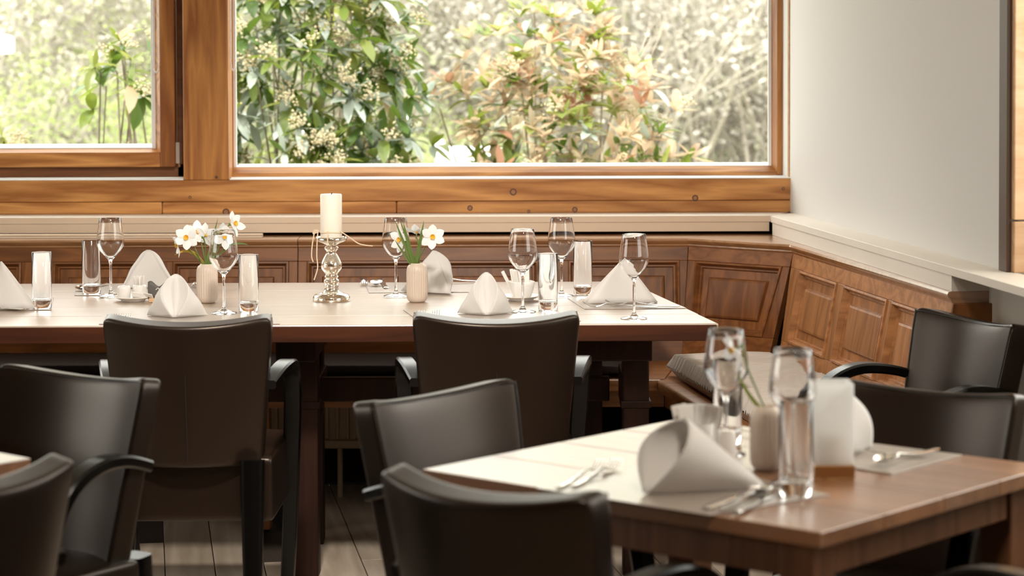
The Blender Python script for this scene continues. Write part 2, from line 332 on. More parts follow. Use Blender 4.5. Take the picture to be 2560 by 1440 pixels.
# timber beam under the windows (glued lamellae)
bm_ = thing('trim_1', (0, 0, 0), 'honey coloured timber beam below the windows', kind='structure')
zb0, zb1, zbm = U(900, 534, y=YW).z, U(900, 446, y=YW).z, U(900, 503, y=YW).z
XR = 0.945
def lam(x0, x1, z0, z1, bev): MB().box((x0, YW, z0), (x1, YW + 0.14, z1)).build('lamella', PINE_X, bm_, bevel=bev)
lam(-4.6, XR, zbm, zb1 - 0.004, 0.003)
x1_, x2_ = U(405, 510, y=YW).x, U(991, 510, y=YW).x
for a, b2 in ((-4.6, x1_), (x1_ + .0008, x2_), (x2_ + .0008, XR)): lam(a, b2, zb0, zbm - 0.0006, 0.006)
KNOT = mat('wood_knot', (0.10, 0.04, 0.015), 0.5); KNOT2 = mat('knot_heart', (0.30, 0.13, 0.05), 0.5)
for px, py, r in ((1283, 480, 9), (1175, 520, 7), (1437, 524, 7), (1738, 495, 8), (565, 530, 9), (475, 493, 4), (1958, 472, 4), (1300 + 22, 528, 4)):
    c = U(px, py, y=YW); r = r * 8.2 / FPX
    k = MB().lathe([(r, -.004), (r, 0.0006), (r * .6, 0.0006)], 14, Matrix.Translation((c.x, YW, c.z)) @ Matrix.Rotation(PI / 2, 4, 'X')).build('knot', KNOT, bm_)
    MB().lathe([(r * .62, -.003), (r * .62, 0.0009)], 12, Matrix.Translation((c.x, YW, c.z)) @ Matrix.Rotation(PI / 2, 4, 'X')).build('knot_heart', KNOT2, k)
# white sill strips
def rect(px0, py0, px1, py1, Y):
    a, b2 = U(px0, py0, y=Y), U(px1, py1, y=Y); return min(a.x, b2.x), max(a.x, b2.x), min(a.z, b2.z), max(a.z, b2.z)
xp0, xp1 = U(459, 440, y=YW).x, U(573, 440, y=YW).x
sl = thing('trim_3', (0, 0, 0), 'white metal sill strip under the windows', kind='structure')
for a, b2 in ((-4.6, xp0 - .001), (xp1 + .001, XR)):
    MB().box((a, YW - .001, zb1 - .004), (b2, YW + 0.13, zb1)).build('sill_plate', SILL, sl, bevel=.0012)
    MB().box((a, YW + 0.05, zb1), (b2, YW + 0.054, zb1 + 0.003)).build('sill_lip', SILL, sl)
# post
tag(MB().box((xp0, YW - .002, zb1 - .004), (xp1, YW + 0.16, 2.35)).build('trim_2', PINE_Z, bevel=.004), 'broad timber post between the two windows', kind='structure')
kn = U(541, 443, y=YW - .003)
tag(MB().lathe([(.005, -.004), (.005, .0012), (.002, .0012)], 12, Matrix.Translation(kn) @ Matrix.Rotation(PI / 2, 4, 'X')).build('trim_7', KNOT), 'small dark screw plug at the foot of the timber post', kind='structure')
# left window: opening sash
YS, YF = YW + 0.085, YW + 0.125
w1 = thing('window_1', (0, 0, 0), 'left window with a wooden sash', kind='structure')
x0, x1, z0, z1 = rect(400, 381, 438, 418, YS); zr0, zr1 = U(200, 418, y=YS).z, U(200, 381, y=YS).z
MB().box((x0, YS, zr0), (x1, YS + .06, 2.3)).build('sash_stile', PINE_Z, w1, bevel=.003)
MB().box((-3.6, YS + .001, zr0), (x0 - .0006, YS + .06, zr1)).build('sash_rail', PINE_X, w1, bevel=.003)
zbd = U(200, 372, y=YS + .02).z; xbd = U(387, 200, y=YS + .02).x
MB().add([(x0, YS + .004, zr1), (x0, YS + .004, 2.3), (xbd, YS + .03, 2.3), (xbd, YS + .03, zbd), (-3.6, YS + .004, zr1), (-3.6, YS + .03, zbd), (x0, YS + .05, zr1), (x0, YS + .05, 2.3), (-3.6, YS + .05, zr1)],
         [(0, 1, 2, 3), (4, 0, 3, 5), (0, 6, 7, 1), (4, 8, 6, 0)]).build('glazing_bead', PINE_X, w1)
zg = U(200, 357, y=YS + .035).z; xg = U(378, 200, y=YS + .035).x
MB().box((-3.6, YS + .03, zbd - .003), (xbd, YS + .045, zbd + .004)).box((xg, YS + .03, zbd + .004), (xbd + .002, YS + .045, 2.3)).build('gasket', GASKET, w1, bevel=.002)
MB().box((-3.6, YS + .038, zbd - .002), (xg + .01, YS + .042, 2.3)).build('pane', PANE, w1)
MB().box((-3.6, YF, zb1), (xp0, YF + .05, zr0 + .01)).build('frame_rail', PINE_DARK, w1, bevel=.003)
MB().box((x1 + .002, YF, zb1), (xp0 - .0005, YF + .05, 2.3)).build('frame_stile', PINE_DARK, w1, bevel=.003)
h0 = rect(439, 356, 449, 409, YF - .02)
MB().box((h0[0], YF - .02, h0[2]), (h0[1], YF + .002, h0[3])).build('hinge_cover', mat('hinge_plastic', (0.72, 0.66, 0.60), 0.4), w1, bevel=.002)
h1 = rect(441, 409, 452, 418, YF - .02)
MB().lathe([(.0075, h1[2]), (.0075, h1[3] - .003), (.005, h1[3])], 12, Matrix.Translation(((h1[0] + h1[1]) / 2, YF - .011, 0))).build('hinge_pin', STEEL, w1)
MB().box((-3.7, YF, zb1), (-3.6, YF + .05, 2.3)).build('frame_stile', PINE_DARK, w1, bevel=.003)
# right window: fixed pane
YR = YW + 0.10
w2 = thing('window_2', (0, 0, 0), 'wide fixed right window', kind='structure')
zb_, zt_ = U(1200, 431, y=YR).z, U(1200, 417, y=YR + .02).z
xl0, xl1 = xp1, U(584, 200, y=YR + .02).x
xr0, xr1, xr2 = U(1929, 200, y=YR + .02).x, U(1942, 200, y=YR).x, U(1963, 200, y=YR).x
MB().add([(xl0, YR, zb_), (xr1, YR, zb_), (xr0, YR + .025, zt_), (xl1, YR + .025, zt_), (xl0, YR, zb_ - .014), (xr1, YR, zb_ - .014), (xl0, YR + .06, zt_), (xr0, YR + .06, zt_)], [(0, 1, 2, 3), (4, 5, 1, 0), (3, 2, 7, 6)]).build('bottom_bead', PINE_X, w2)
MB().add([(xr1, YR, zb_), (xr1, YR, 2.3), (xr0, YR + .025, 2.3), (xr0, YR + .025, zt_)], [(0, 1, 2, 3)]).build('side_bead', PINE_Z, w2)
MB().box((xr1 + .0008, YR - .003, zb1 + .002), (xr2, YR + .05, 2.3)).build('frame_stile', PINE_Z, w2, bevel=.002)
MB().box((xl0, YR + .004, zb_), (xl1, YR + .05, 2.3)).build('frame_stile', PINE_Z, w2, bevel=.002)
MB().box((xl0, YR + .002, zb1), (xr2, YR + .05, zb_ - .004)).build('frame_rail', PINE_X, w2, bevel=.002)
zg2 = U(1200, 408, y=YR + .03).z; xg0, xg1 = U(591, 200, y=YR + .03).x, U(1920, 200, y=YR + .03).x
MB().box((xl1 - .003, YR + .026, zt_ - .003), (xr0 + .003, YR + .04, zt_ + .003)).box((xl1 - .003, YR + .026, zt_ + .003), (xg0, YR + .04, 2.3)).box((xg1, YR + .026, zt_ + .003), (xr0 + .003, YR + .04, 2.3)).build('gasket', GASKET, w2, bevel=.002)
MB().box((xg0 - .01, YR + .032, zt_ + .001), (xg1 + .01, YR + .036, 2.3)).build('pane', PANE, w2)
MB().box((xr2 + .0005, YW + .005, zb1), (XR + .02, YR + .05, 2.3)).build('reveal_board', PINE_PALE, w2, bevel=.002)
for wn, xa_, xb_, ya_, pyo, pyi in ((w1, -3.6, xp0, YS + .06, 357, 372), (w2, xp1, XR, YR + .045, 408, 417)):
    zi = U(1200, pyi, y=ya_).z; yo = ya_ + .17 if wn is w2 else ya_ + .26; zo = U(1200, pyo, y=yo).z
    MB().add([(xa_, ya_, zi - .002), (xb_, ya_, zi - .002), (xb_, yo, zo), (xa_, yo, zo), (xa_, ya_, zi - .03), (xb_, ya_, zi - .03), (xb_, yo, zo - .03), (xa_, yo, zo - .03)],
             [(0, 1, 2, 3), (7, 6, 5, 4), (4, 5, 1, 0), (5, 6, 2, 1), (6, 7, 3, 2), (7, 4, 0, 3)]).build('outer_sill', SILL, wn)
# ledge over the bench: back run and right run
lb = thing('trim_4', (0, 0, 0), 'painted ledge running round above the bench back', kind='structure')
yl = 8.06; ce = U(1927, 539.5, z=ZL)
cr = RW.inverted() @ Vector((ce.x, ce.y, 0)); LW = -cr.y      # ledge width along right wall
zfm, zf0 = U(300, 560, y=yl).z, U(300, 583, y=yl).z
MB().add([(-4.6, yl, ZL - .022), (ce.x, yl, ZL - .022), (ce.x + .12, YW + .02, ZL - .022), (-4.6, YW + .02, ZL - .022), (-4.6, yl, ZL), (ce.x, yl, ZL), (ce.x + .12, YW + .02, ZL), (-4.6, YW + .02, ZL)],
         [(0, 3, 2, 1), (4, 5, 6, 7), (0, 1, 5, 4), (1, 2, 6, 5), (2, 3, 7, 6), (3, 0, 4, 7)]).build('back_ledge_board', BEIGE, lb, bevel=.0015)
MB().box((-4.6, yl + .003, zf0), (ce.x - .002, YW, ZL - .0226)).build('back_fascia', BEIGE_F, lb, bevel=.0012)
MB().box((-4.6, yl - .0008, ZL - .021), (ce.x - .001, yl + .002, ZL - .002)).build('upper_fascia', BEIGE_F, lb)
MB().add([(cr.x, -LW, ZL - .022), (9.8, -LW, ZL - .022), (9.8, .01, ZL - .022), (-.05, .01, ZL - .022), (cr.x, -LW, ZL), (9.8, -LW, ZL), (9.8, .01, ZL), (-.05, .01, ZL)],
         [(0, 1, 2, 3), (7, 6, 5, 4), (4, 5, 1, 0), (5, 6, 2, 1), (6, 7, 3, 2), (7, 4, 0, 3)], RW).build('right_ledge_board', BEIGE, lb, bevel=.0015)
s_end = (RW.inverted() @ U(2410, 728, z=.8605)).x
MB().box((cr.x + .005, -LW + .004, .8605), (s_end, .01, ZL - .0225), RW).build('right_fascia', BEIGE, lb)
# slats lying on the bench cap
ZC = 0.86
for k, (py, pe) in enumerate(((578, 655), (585, 655))):
    t = tag(MB().box((-3.2, 0, 0), (U(pe, 585, y=7.98).x, .03 + .012 * k, .0055)).build('wooden_slat', CAP_WHITE, bevel=.001),
        ('upper pale wooden slat of the pair lying along the bench cap', 'lower pale wooden slat of the pair lying along the bench cap')[k], 'slat', 'pale slats on the bench cap')
    t.location = (0, 7.985 - .008 * k, ZC + .0005 + (1 - k) * .0065)

# ================================================================ BENCH
def panel_section(root, P0, P1, lean, zt, zb, panels, rail_t=0.045, rail_b=0.05, off0=0, off1=0, mx=None, mz=None):
    OAK_X, OAK_Z = mx or globals()['OAK_X'], mz or globals()['OAK_Z']
    """framed panelling from P0 to P1 (cap front edge), leaning into the room by `lean` at zb. panels = [(s0,s1)...] along the run"""
    d = (P1 - P0); Ls = d.length; d = d.normalized(); n = Vector((d.y, -d.x, 0))
    if n.y > 0 : n = -n
    h = zt - zb; up = Vector((-n.x * lean, -n.y * lean, h)); Lt = up.length; up = up / Lt; nn = d.cross(up)
    if nn.dot(n) < 0: nn = -nn
    O = P0 + n * lean; O.z = zb
    M = Matrix(((d.x, nn.x, up.x, O.x), (d.y, nn.y, up.y, O.y), (d.z, nn.z, up.z, O.z), (0, 0, 0, 1)))   # local: x along, y towards room, z up the slope
    tp, bt = Lt - rail_t, rail_b
    def quad(name, xb0, xb1, xt0, xt1, z0, z1, mt, bev=.0015):
        MB().add([(xb0, -.03, z0), (xb1, -.03, z0), (xb1, 0, z0), (xb0, 0, z0), (xt0, -.03, z1), (xt1, -.03, z1), (xt1, 0, z1), (xt0, 0, z1)],
                 [(0, 3, 2, 1), (4, 5, 6, 7), (0, 1, 5, 4), (1, 2, 6, 5), (2, 3, 7, 6), (3, 0, 4, 7)], M).build(name, mt, root, bevel=bev)
    e0 = lambda z: off0 * (1 - z / Lt); e1 = lambda z: Ls + off1 * (1 - z / Lt)
    quad('rail', e0(tp), e1(tp), e0(Lt), e1(Lt), tp + .0003, Lt, OAK_X); quad('rail', e0(-.06), e1(-.06), e0(bt), e1(bt), -.06, bt - .0003, OAK_X)
    edges = [None] + list(panels) + [None]
    for a, b2 in zip(edges[:-1], edges[1:]):
        l0, l1 = (e0(bt), e0(tp)) if a is None else (a[1], a[1]); r0, r1 = (e1(bt), e1(tp)) if b2 is None else (b2[0], b2[0])
        if a is not None and len(a) > 2: l0, l1 = a[3], a[1]
        if b2 is not None and len(b2) > 2: r0, r1 = b2[2], b2[0]
        quad('stile', l0, r0, l1, r1, bt, tp, OAK_Z)
    for p in panels:
        a, b2 = p[0], p[1]; ab, bb = (p[2], p[3]) if len(p) > 2 else (a, b2)
        fx = lambda x, z, a=a, b2=b2, ab=ab, bb=bb: (ab + (a - ab) * (z - bt) / (tp - bt)) + ((bb + (b2 - bb) * (z - bt) / (tp - bt)) - (ab + (a - ab) * (z - bt) / (tp - bt))) * x
        W = b2 - a; H = tp - bt
        def pt(u, t, y):      # u, t inset coordinates in metres from the opening's corner
            z = bt + t; return (fx(u / W, z), y, z)
        pn = MB(); i1 = .002
        pn.add([pt(-.01, -.01, -.018), pt(W + .01, -.01, -.018), pt(W + .01, H + .01, -.018), pt(-.01, H + .01, -.018), pt(-.01, -.01, -.026), pt(W + .01, -.01, -.026), pt(W + .01, H + .01, -.026), pt(-.01, H + .01, -.026)],
               [(0, 1, 2, 3), (7, 6, 5, 4)], M)
        po = pn.build('panel', OAK_Z, root)
        # moulding round the opening: stepped profile
        for (i0, y0, i1, y1) in ((0, .006, .007, .006), (.007, .006, .013, -.010), (.013, -.010, .017, -.010), (.017, -.010, .022, -.018)):
            pass
        ms = [(0, -.004), (.001, .005), (.007, .006), (.011, -.003), (.014, -.011), (.019, -.011), (.022, -.018)]
        mv, mf = [], []
        for (i, y) in ms: mv += [pt(i, i, y), pt(W - i, i, y), pt(W - i, H - i, y), pt(i, H - i, y)]
        for k in range(len(ms) - 1):
            for q in range(4): mf.append((k * 4 + q, k * 4 + (q + 1) % 4, (k + 1) * 4 + (q + 1) % 4, (k + 1) * 4 + q))
        MB().add(mv, mf, M).build('moulding', OAK_X, po)
        fi = min(.048, W * .22); fs = [(fi, -.0175), (fi + .004, -.008), (fi + .010, -.0065), (fi + .014, -.0065)]
        mv, mf = [], []
        for (i, y) in fs: mv += [pt(i, i, y), pt(W - i, i, y), pt(W - i, H - i, y), pt(i, H - i, y)]
        for k in range(len(fs) - 1):
            for q in range(4): mf.append((k * 4 + q, k * 4 + (q + 1) % 4, (k + 1) * 4 + (q + 1) % 4, (k + 1) * 4 + q))
        mf.append((12, 13, 14, 15)); MB().add(mv, mf, M).build('raised_field', OAK_Z, po)
    # cap
    back = 0.13
    prof = [(.010, -.026), (.012, -.018), (.006, -.014), (.004, -.012), (.004, -.010), (.010, -.006), (.010, 0), (.006, .003)]
    return d, n, O
YC = 7.935
K0, K1, K2, K3 = Vector((-3.4, YC, 0)), Vector((0.572, YC, 0)), Vector((0.883, 7.681, 0)), Vector((1.128, 6.25, 0))
KM = Vector((U(745, 600, y=YC).x, YC, 0))
def cap(root, pts, back):
    """moulded cap board following the front edge pts, running back to the points `back`; rounded nose towards the room"""
    prof = [(0.0, -.030), (.005, -.024), (.005, -.020), (.012, -.014), (.014, -.007), (.011, -.001), (.004, 0.0)]
    nrm = []
    for i, p in enumerate(pts):
        ds = []
        if i > 0: ds.append((pts[i] - pts[i - 1]).normalized())
        if i < len(pts) - 1: ds.append((pts[i + 1] - pts[i]).normalized())
        ns = []
        for d in ds:
            n = Vector((d.y, -d.x, 0)); ns.append(n if n.y < 0 or n.x < -.9 else -n)
        m = sum(ns, Vector()).normalized(); nrm.append(m / max(.5, m.dot(ns[0])))
    v, f = [], []
    for (o, z) in prof:
        for p, n in zip(pts, nrm): q = p + n * o; v.append((q.x, q.y, ZC + z))
    np_ = len(pts)
    for q in back: v.append((q.x, q.y, ZC))
    for q in back: v.append((q.x, q.y, ZC - .03))
    R = len(prof) + 2
    for i in range(R):
        j = (i + 1) % R
        for k in range(np_ - 1): f.append((i * np_ + k, i * np_ + k + 1, j * np_ + k + 1, j * np_ + k))
    f.append(tuple(i * np_ for i in range(R))); f.append(tuple(reversed([i * np_ + np_ - 1 for i in range(R)])))
    MB().add(v, f).build('cap', CAP_W, root, weld=True, smooth=35)
LEAN, ZB = 0.06, 0.515
def sx(px): return U(px, 650, y=YC - .01).x
def seat_front(root, a, b2, zt=.47):
    d = (b2 - a).normalized(); n = Vector((d.y, -d.x, 0)); n = n if n.y < 0 or n.x < -.8 else -n
    pts = [a + (b2 - a) * t for t in (0, .5, 1)]
    MB().tube([Vector((p.x, p.y, zt - .018)) for p in pts], 1, 12, flat=(.028, .019)).build('seat_nosing', OAK_X, root, smooth=50)
    MB().add([(a.x, a.y, zt - .085), (b2.x, b2.y, zt - .085), (b2.x, b2.y, zt - .034), (a.x, a.y, zt - .034), *[((p - n * .022).x, (p - n * .022).y, z) for p, z in ((a, zt - .085), (b2, zt - .085), (b2, zt - .034), (a, zt - .034))]],
             [(0, 1, 2, 3), (7, 6, 5, 4), (0, 4, 5, 1), (3, 2, 6, 7), (1, 5, 6, 2), (0, 3, 7, 4)]).build('seat_apron', OAK_X, root, bevel=.002)
def poly_slab(name, pts, z0, z1, m, root, bev=.003):
    n = len(pts); v = [(p.x, p.y, z0) for p in pts] + [(p.x, p.y, z1) for p in pts]
    f = [tuple(reversed(range(n))), tuple(range(n, 2 * n))] + [(i, (i + 1) % n, n + (i + 1) % n, n + i) for i in range(n)]
    return MB().add(v, f).build(name, m, root, bevel=bev)
YSF = 7.43                      # front of the back bench seat
W0, W1 = Vector((0.462, 7.43, 0)), Vector((0.665, 6.20, 0))    # front of the wing seat
def leg_post(root, x, y, h): MB().box((x - .03, y - .03, 0), (x + .03, y + .03, h)).build('leg', OAK_Z, root, bevel=.004)
b1 = thing('bench', (0, 0, 0), 'left length of the panelled wooden wall bench under the left window', 'bench')
panel_section(b1, Vector((-2.7, YC, 0)), KM - Vector((.001, 0, 0)), LEAN, ZC - .028, ZB, [(s0 + 2.7, s1 + 2.7) for s0, s1 in ((-2.55, -2.2), (-2.15, -1.83), (-1.79 - .0, sx(54)), (sx(133), sx(397)), (sx(432), sx(722)))], mx=SHADED_X, mz=SHADED_Z)
cap(b1, [Vector((-2.7, YC, 0)), KM - Vector((.001, 0, 0))], [Vector((-2.7, 8.15, 0)), KM + Vector((-.001, 8.15 - YC, 0))])
poly_slab('seat', [Vector((-2.7, YSF, 0)), Vector((KM.x - .001, YSF, 0)), Vector((KM.x - .001, 7.88, 0)), Vector((-2.7, 7.88, 0))], .432, .468, OAK_X, b1)
seat_front(b1, Vector((-2.7, YSF, 0)), Vector((KM.x - .001, YSF, 0)))
for x in (-2.6, -1.7, KM.x - .08): leg_post(b1, x, YSF + .08, .432)
b2_ = thing('bench', (0, 0, 0), 'right length of the panelled wooden wall bench behind the candle', 'bench')
panel_section(b2_, KM + Vector((.001, 0, 0)), K1, LEAN, ZC - .028, ZB, [(sx(a) - KM.x, sx(b) - KM.x) for a, b in ((767, 1032), (1075, 1345), (1420, 1698))], off1=-.022, mx=SHADED_X, mz=SHADED_Z)
cap(b2_, [KM + Vector((.001, 0, 0)), K1], [KM + Vector((.001, 8.15 - YC, 0)), Vector((.68, 8.15, 0))])
poly_slab('seat', [Vector((KM.x + .001, YSF, 0)), Vector((W0.x, YSF, 0)), Vector((.535, 7.88, 0)), Vector((KM.x + .001, 7.88, 0))], .432, .468, OAK_X, b2_)
seat_front(b2_, Vector((KM.x + .001, YSF, 0)), Vector((W0.x, YSF, 0)))
for x in (KM.x + .08, .38): leg_post(b2_, x, YSF + .08, .432)
b3 = thing('corner_bench', (0, 0, 0), 'slanting corner bench and wing along the right wall with raised panels', 'bench')
Ld = (K2 - K1).length
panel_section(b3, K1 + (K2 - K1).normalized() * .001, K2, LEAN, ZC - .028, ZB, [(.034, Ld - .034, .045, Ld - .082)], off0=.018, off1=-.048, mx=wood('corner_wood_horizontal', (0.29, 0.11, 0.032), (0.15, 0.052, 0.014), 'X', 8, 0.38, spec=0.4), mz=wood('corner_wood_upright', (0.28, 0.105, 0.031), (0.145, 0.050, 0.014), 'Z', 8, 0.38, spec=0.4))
Lw = (K3 - K2).length
ss = lambda px, py: (Vector((U(px, py, z=.80).x, U(px, py, z=.80).y, 0)) - K2).length
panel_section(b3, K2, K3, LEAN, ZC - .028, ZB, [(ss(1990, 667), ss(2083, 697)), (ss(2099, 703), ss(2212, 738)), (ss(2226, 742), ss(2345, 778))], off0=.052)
cap(b3, [K1 + Vector((.001, 0, 0)), K2, K3], [Vector((.69, 8.15, 0)), Vector((.93, 8.05, 0)), K3 - Vector((-1, -.15, 0)).normalized() * .105])
poly_slab('seat', [W0 + Vector((.001, 0, 0)), W1, Vector((1.07, 6.25, 0)), Vector((.83, 7.63, 0)), Vector((.537, 7.87, 0))], .432, .468, OAK_X, b3)
seat_front(b3, W0 + Vector((.001, -.001, 0)), W1)
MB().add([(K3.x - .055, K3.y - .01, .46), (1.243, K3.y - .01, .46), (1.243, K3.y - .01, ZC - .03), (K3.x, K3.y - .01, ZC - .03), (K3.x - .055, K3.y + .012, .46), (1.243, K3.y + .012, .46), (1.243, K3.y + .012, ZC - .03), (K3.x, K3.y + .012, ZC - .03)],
         [(0, 1, 2, 3), (7, 6, 5, 4), (0, 4, 5, 1), (1, 5, 6, 2), (2, 6, 7, 3), (3, 7, 4, 0)]).build('end_panel', SHADED_Z, b3, bevel=.002)
for p in (W0 + Vector((.1, -.12, 0)), W1 + Vector((.08, .08, 0)), Vector((1.0, 6.4, 0))): leg_post(b3, p.x, p.y, .432)
# cushions: ruched covers
def cushion(pts, z0, th, label, nu=60, nv=20, amp=1.5):
    """pts = 4 corners (front-left, front-right, back-right, back-left); gathers run across the short side"""
    A, B, C, D = pts; cu = MB()
    def P_(u, v, top):
        p = (A * (1 - u) + B * u) * (1 - v) + (D * (1 - u) + C * u) * v
        e = min(u * 14, (1 - u) * 14, v * 13, (1 - v) * 13, 1); e = max(e, 0) ; r = math.sqrt(max(0, 1 - (1 - e) ** 2))
        z = z0 + th * (.42 + .58 * r) if top else z0 + th * (.42 - .42 * r)
        gather = .0034 * math.sin(u * 300 + 2.6 * math.sin(v * 4 + u * 9) + 1.5 * math.sin(u * 47)) * (.45 + .55 * math.sin(u * 23 + 2 * v + 1)) + .0026 * math.sin(u * 520 + v * 2.5 + 2 * math.sin(u * 40))
        return (p.x, p.y, z + (amp * gather * (1.2 if e < 1 else .8) if top else 0) + (.003 * math.sin(v * 7 + u * 4) if top else 0))
    cu.sheet(lambda u, v: P_(u, v, True), nu * 10, nv); cu.sheet(lambda u, v: P_(1 - u, v, False), 12, nv)
    o = tag(cu.build('seat_cushion', CUSHION, smooth=60), label, 'cushion'); return o
pw0, pw1 = W0 + Vector((.012, .10, 0)), W1 + Vector((.008, .06, 0))
cushion([pw1, pw0, Vector((.80, 7.57, 0)), Vector((1.03, 6.32, 0))], .4695, .072, 'taupe ruched seat cushion on the right wing of the bench')
cushion([Vector((-2.6, YSF + .02, 0)), Vector((.40, YSF + .02, 0)), Vector((.44, 7.80, 0)), Vector((-2.6, 7.80, 0))], .4695, .04, amp=.12, label='long dark brown seat cushion on the bench behind the long table').data.materials[0] = mat('dark_cushion_fabric', (.02, .010, .006), .9, spec=.1)
# radiator
rd = thing('radiator', (0, 0, 0), 'cream ribbed panel radiator under the wall bench', 'radiator')
xa, xb, za, zb = -1.5, .2, .165, .40; yr = 8.0
MB().box((xa, yr, za), (xb, yr + .05, zb)).build('radiator_body', RADIATOR, rd, bevel=.004)
MB().box((xa, yr - .012, za), (xb, yr, za + .028)).build('bottom_channel', RADIATOR, rd, bevel=.004)
x = xa + .012
rib = MB().add([(0, 0, 0), (.003, -.011, .004), (.011, -.011, .004), (.0145, 0, 0), (0, 0, .2), (.003, -.011, .196), (.011, -.011, .196), (.0145, 0, .2)], [(0, 1, 5, 4), (1, 2, 6, 5), (2, 3, 7, 6), (0, 3, 2, 1), (4, 5, 6, 7)]).mesh('rib', RADIATOR)
while x < xb - .03: link('rib', rib, rd, Matrix.Translation((x, yr, za + .03))); x += .0335
for x in (xa + .1, xb - .1): MB().box((x - .02, yr + .01, 0), (x + .02, yr + .04, za)).build('foot', RADIATOR, rd)
MB().tube([(xa + .93, yr + .02, 0), (xa + .93, yr + .02, za)], .009, 10).build('pipe', RADIATOR, rd, smooth=60)

# ================================================================ TABLES
ZT = .75
lt = thing('long_table', (0, 0, 0), 'long dark wooden dining table laid along the window bench', 'table')
fl_, fr_, bl_, br_ = Vector((-2.35, 6.475, 0)), U(1797, 808.5, z=ZT), Vector((-2.35, 7.60, 0)), U(1570, 703.5, z=ZT)
nb = 5
for k in range(nb):     # boards of the top, run along the table
    a0, a1 = k / nb, (k + 1) / nb
    q = [fl_.lerp(bl_, a0), fr_.lerp(br_, a0), fr_.lerp(br_, a1 - .0009), fl_.lerp(bl_, a1 - .0009)]
    poly_slab('board', q, ZT - .046, ZT, TABLE_EDGE if False else TABLE_X, lt, bev=.004 if k == 0 else .0015)
poly_slab('edge_band', [fl_ + Vector((0, -.006, 0)), Vector((fr_.x - .006, fr_.y - .006, 0)), fr_ + Vector((-.006, -.0005, 0)), fl_ + Vector((0, -.0005, 0))], ZT - .046, ZT - .003, TABLE_EDGE, lt, bev=.002)
for tx, nm in ((.345, 'a'), (-.584, 'b'), (-1.9, 'c')):
    dx = -.115 if tx > 0 else -.02
    for (x, y) in ((tx, 6.86), (tx + dx, 7.3)):
        t = .037
        MB().box((x - t, y - t, 0), (x + t, y + t, ZT - .05)).build('leg', TABLE_LEG, lt, bevel=.005)
        MB().box((x - t - .006, y - t - .006, .475), (x + t + .006, y + t + .006, .495)).build('collar', TABLE_LEG, lt, bevel=.003)
    MB().box((tx - .03, 6.9, .44), (tx + .03, 7.27, .54), Matrix.Translation((0, 0, 0)) @ Matrix.Shear('XY', 4, (0, 0))).build('cross_rail', TABLE_LEG, lt, bevel=.003)
    MB().box((tx - .05 + dx, 6.72, ZT - .13), (tx + .04, 7.42, ZT - .047)).build('bearer', TABLE_LEG, lt, bevel=.004)
MB().box((-1.9, 7.05, .46), (.28, 7.09, .53)).build('stretcher', TABLE_LEG, lt, bevel=.004)
def cafe_table(N, L, F_, R, name, label):
    t = thing('cafe_table', (0, 0, 0), label, 'table')
    nb = 4
    for k in range(nb):
        a0, a1 = k / nb, (k + 1) / nb
        q = [N.lerp(R, a0), N.lerp(R, a1 - .0008), L.lerp(F_, a1 - .0008), L.lerp(F_, a0)]
        d = (L - N).normalized(); rz = math.atan2(d.y, d.x); Mi = Matrix.Translation((N.x, N.y, 0)) @ Matrix.Rotation(rz, 4, 'Z')
        ql = [Mi.inverted() @ Vector((p.x, p.y, 0)) for p in q]
        b = poly_slab('board', ql, ZT - .026, ZT, CAFE_TOP, t, bev=.0018); b.matrix_local = Mi
    c = (N + L + F_ + R) / 4
    ins = [p + (c - p).normalized() * .085 for p in (N, R, F_, L)]
    d = (L - N).normalized(); rz = math.atan2(d.y, d.x)
    for p in ins:
        M = Matrix.Translation((p.x, p.y, 0)) @ Matrix.Rotation(rz, 4, 'Z')
        MB().box((-.032, -.032, 0), (.032, .032, ZT - .027), M).build('leg', CAFE_LEG, t, bevel=.004)
    for i in range(4):
        a, b = ins[i], ins[(i + 1) % 4]; e = (b - a); Lx = e.length; M = Matrix.Translation((a.x, a.y, 0)) @ Matrix.Rotation(math.atan2(e.y, e.x), 4, 'Z')
        MB().box((.033, -.024, ZT - .087), (Lx - .033, .0, ZT - .027), M).build('apron', CAFE_LEG, t, bevel=.002)
    return t
N, L_, F_, R_ = [U(*a, z=ZT) for a in ((2051, 1331), (1055, 1173), (1705, 1045), (2630, 1165))]
cafe_table(N, L_, F_, R_, 'right', 'square light brown wooden table on the right laid with the glass lantern')
Rl = U(78, 1145, z=ZT); sh = Rl - R_
cafe_table(N + sh, L_ + sh, F_ + sh, R_ + sh, 'left', 'wooden table of which only a corner shows at the left edge')

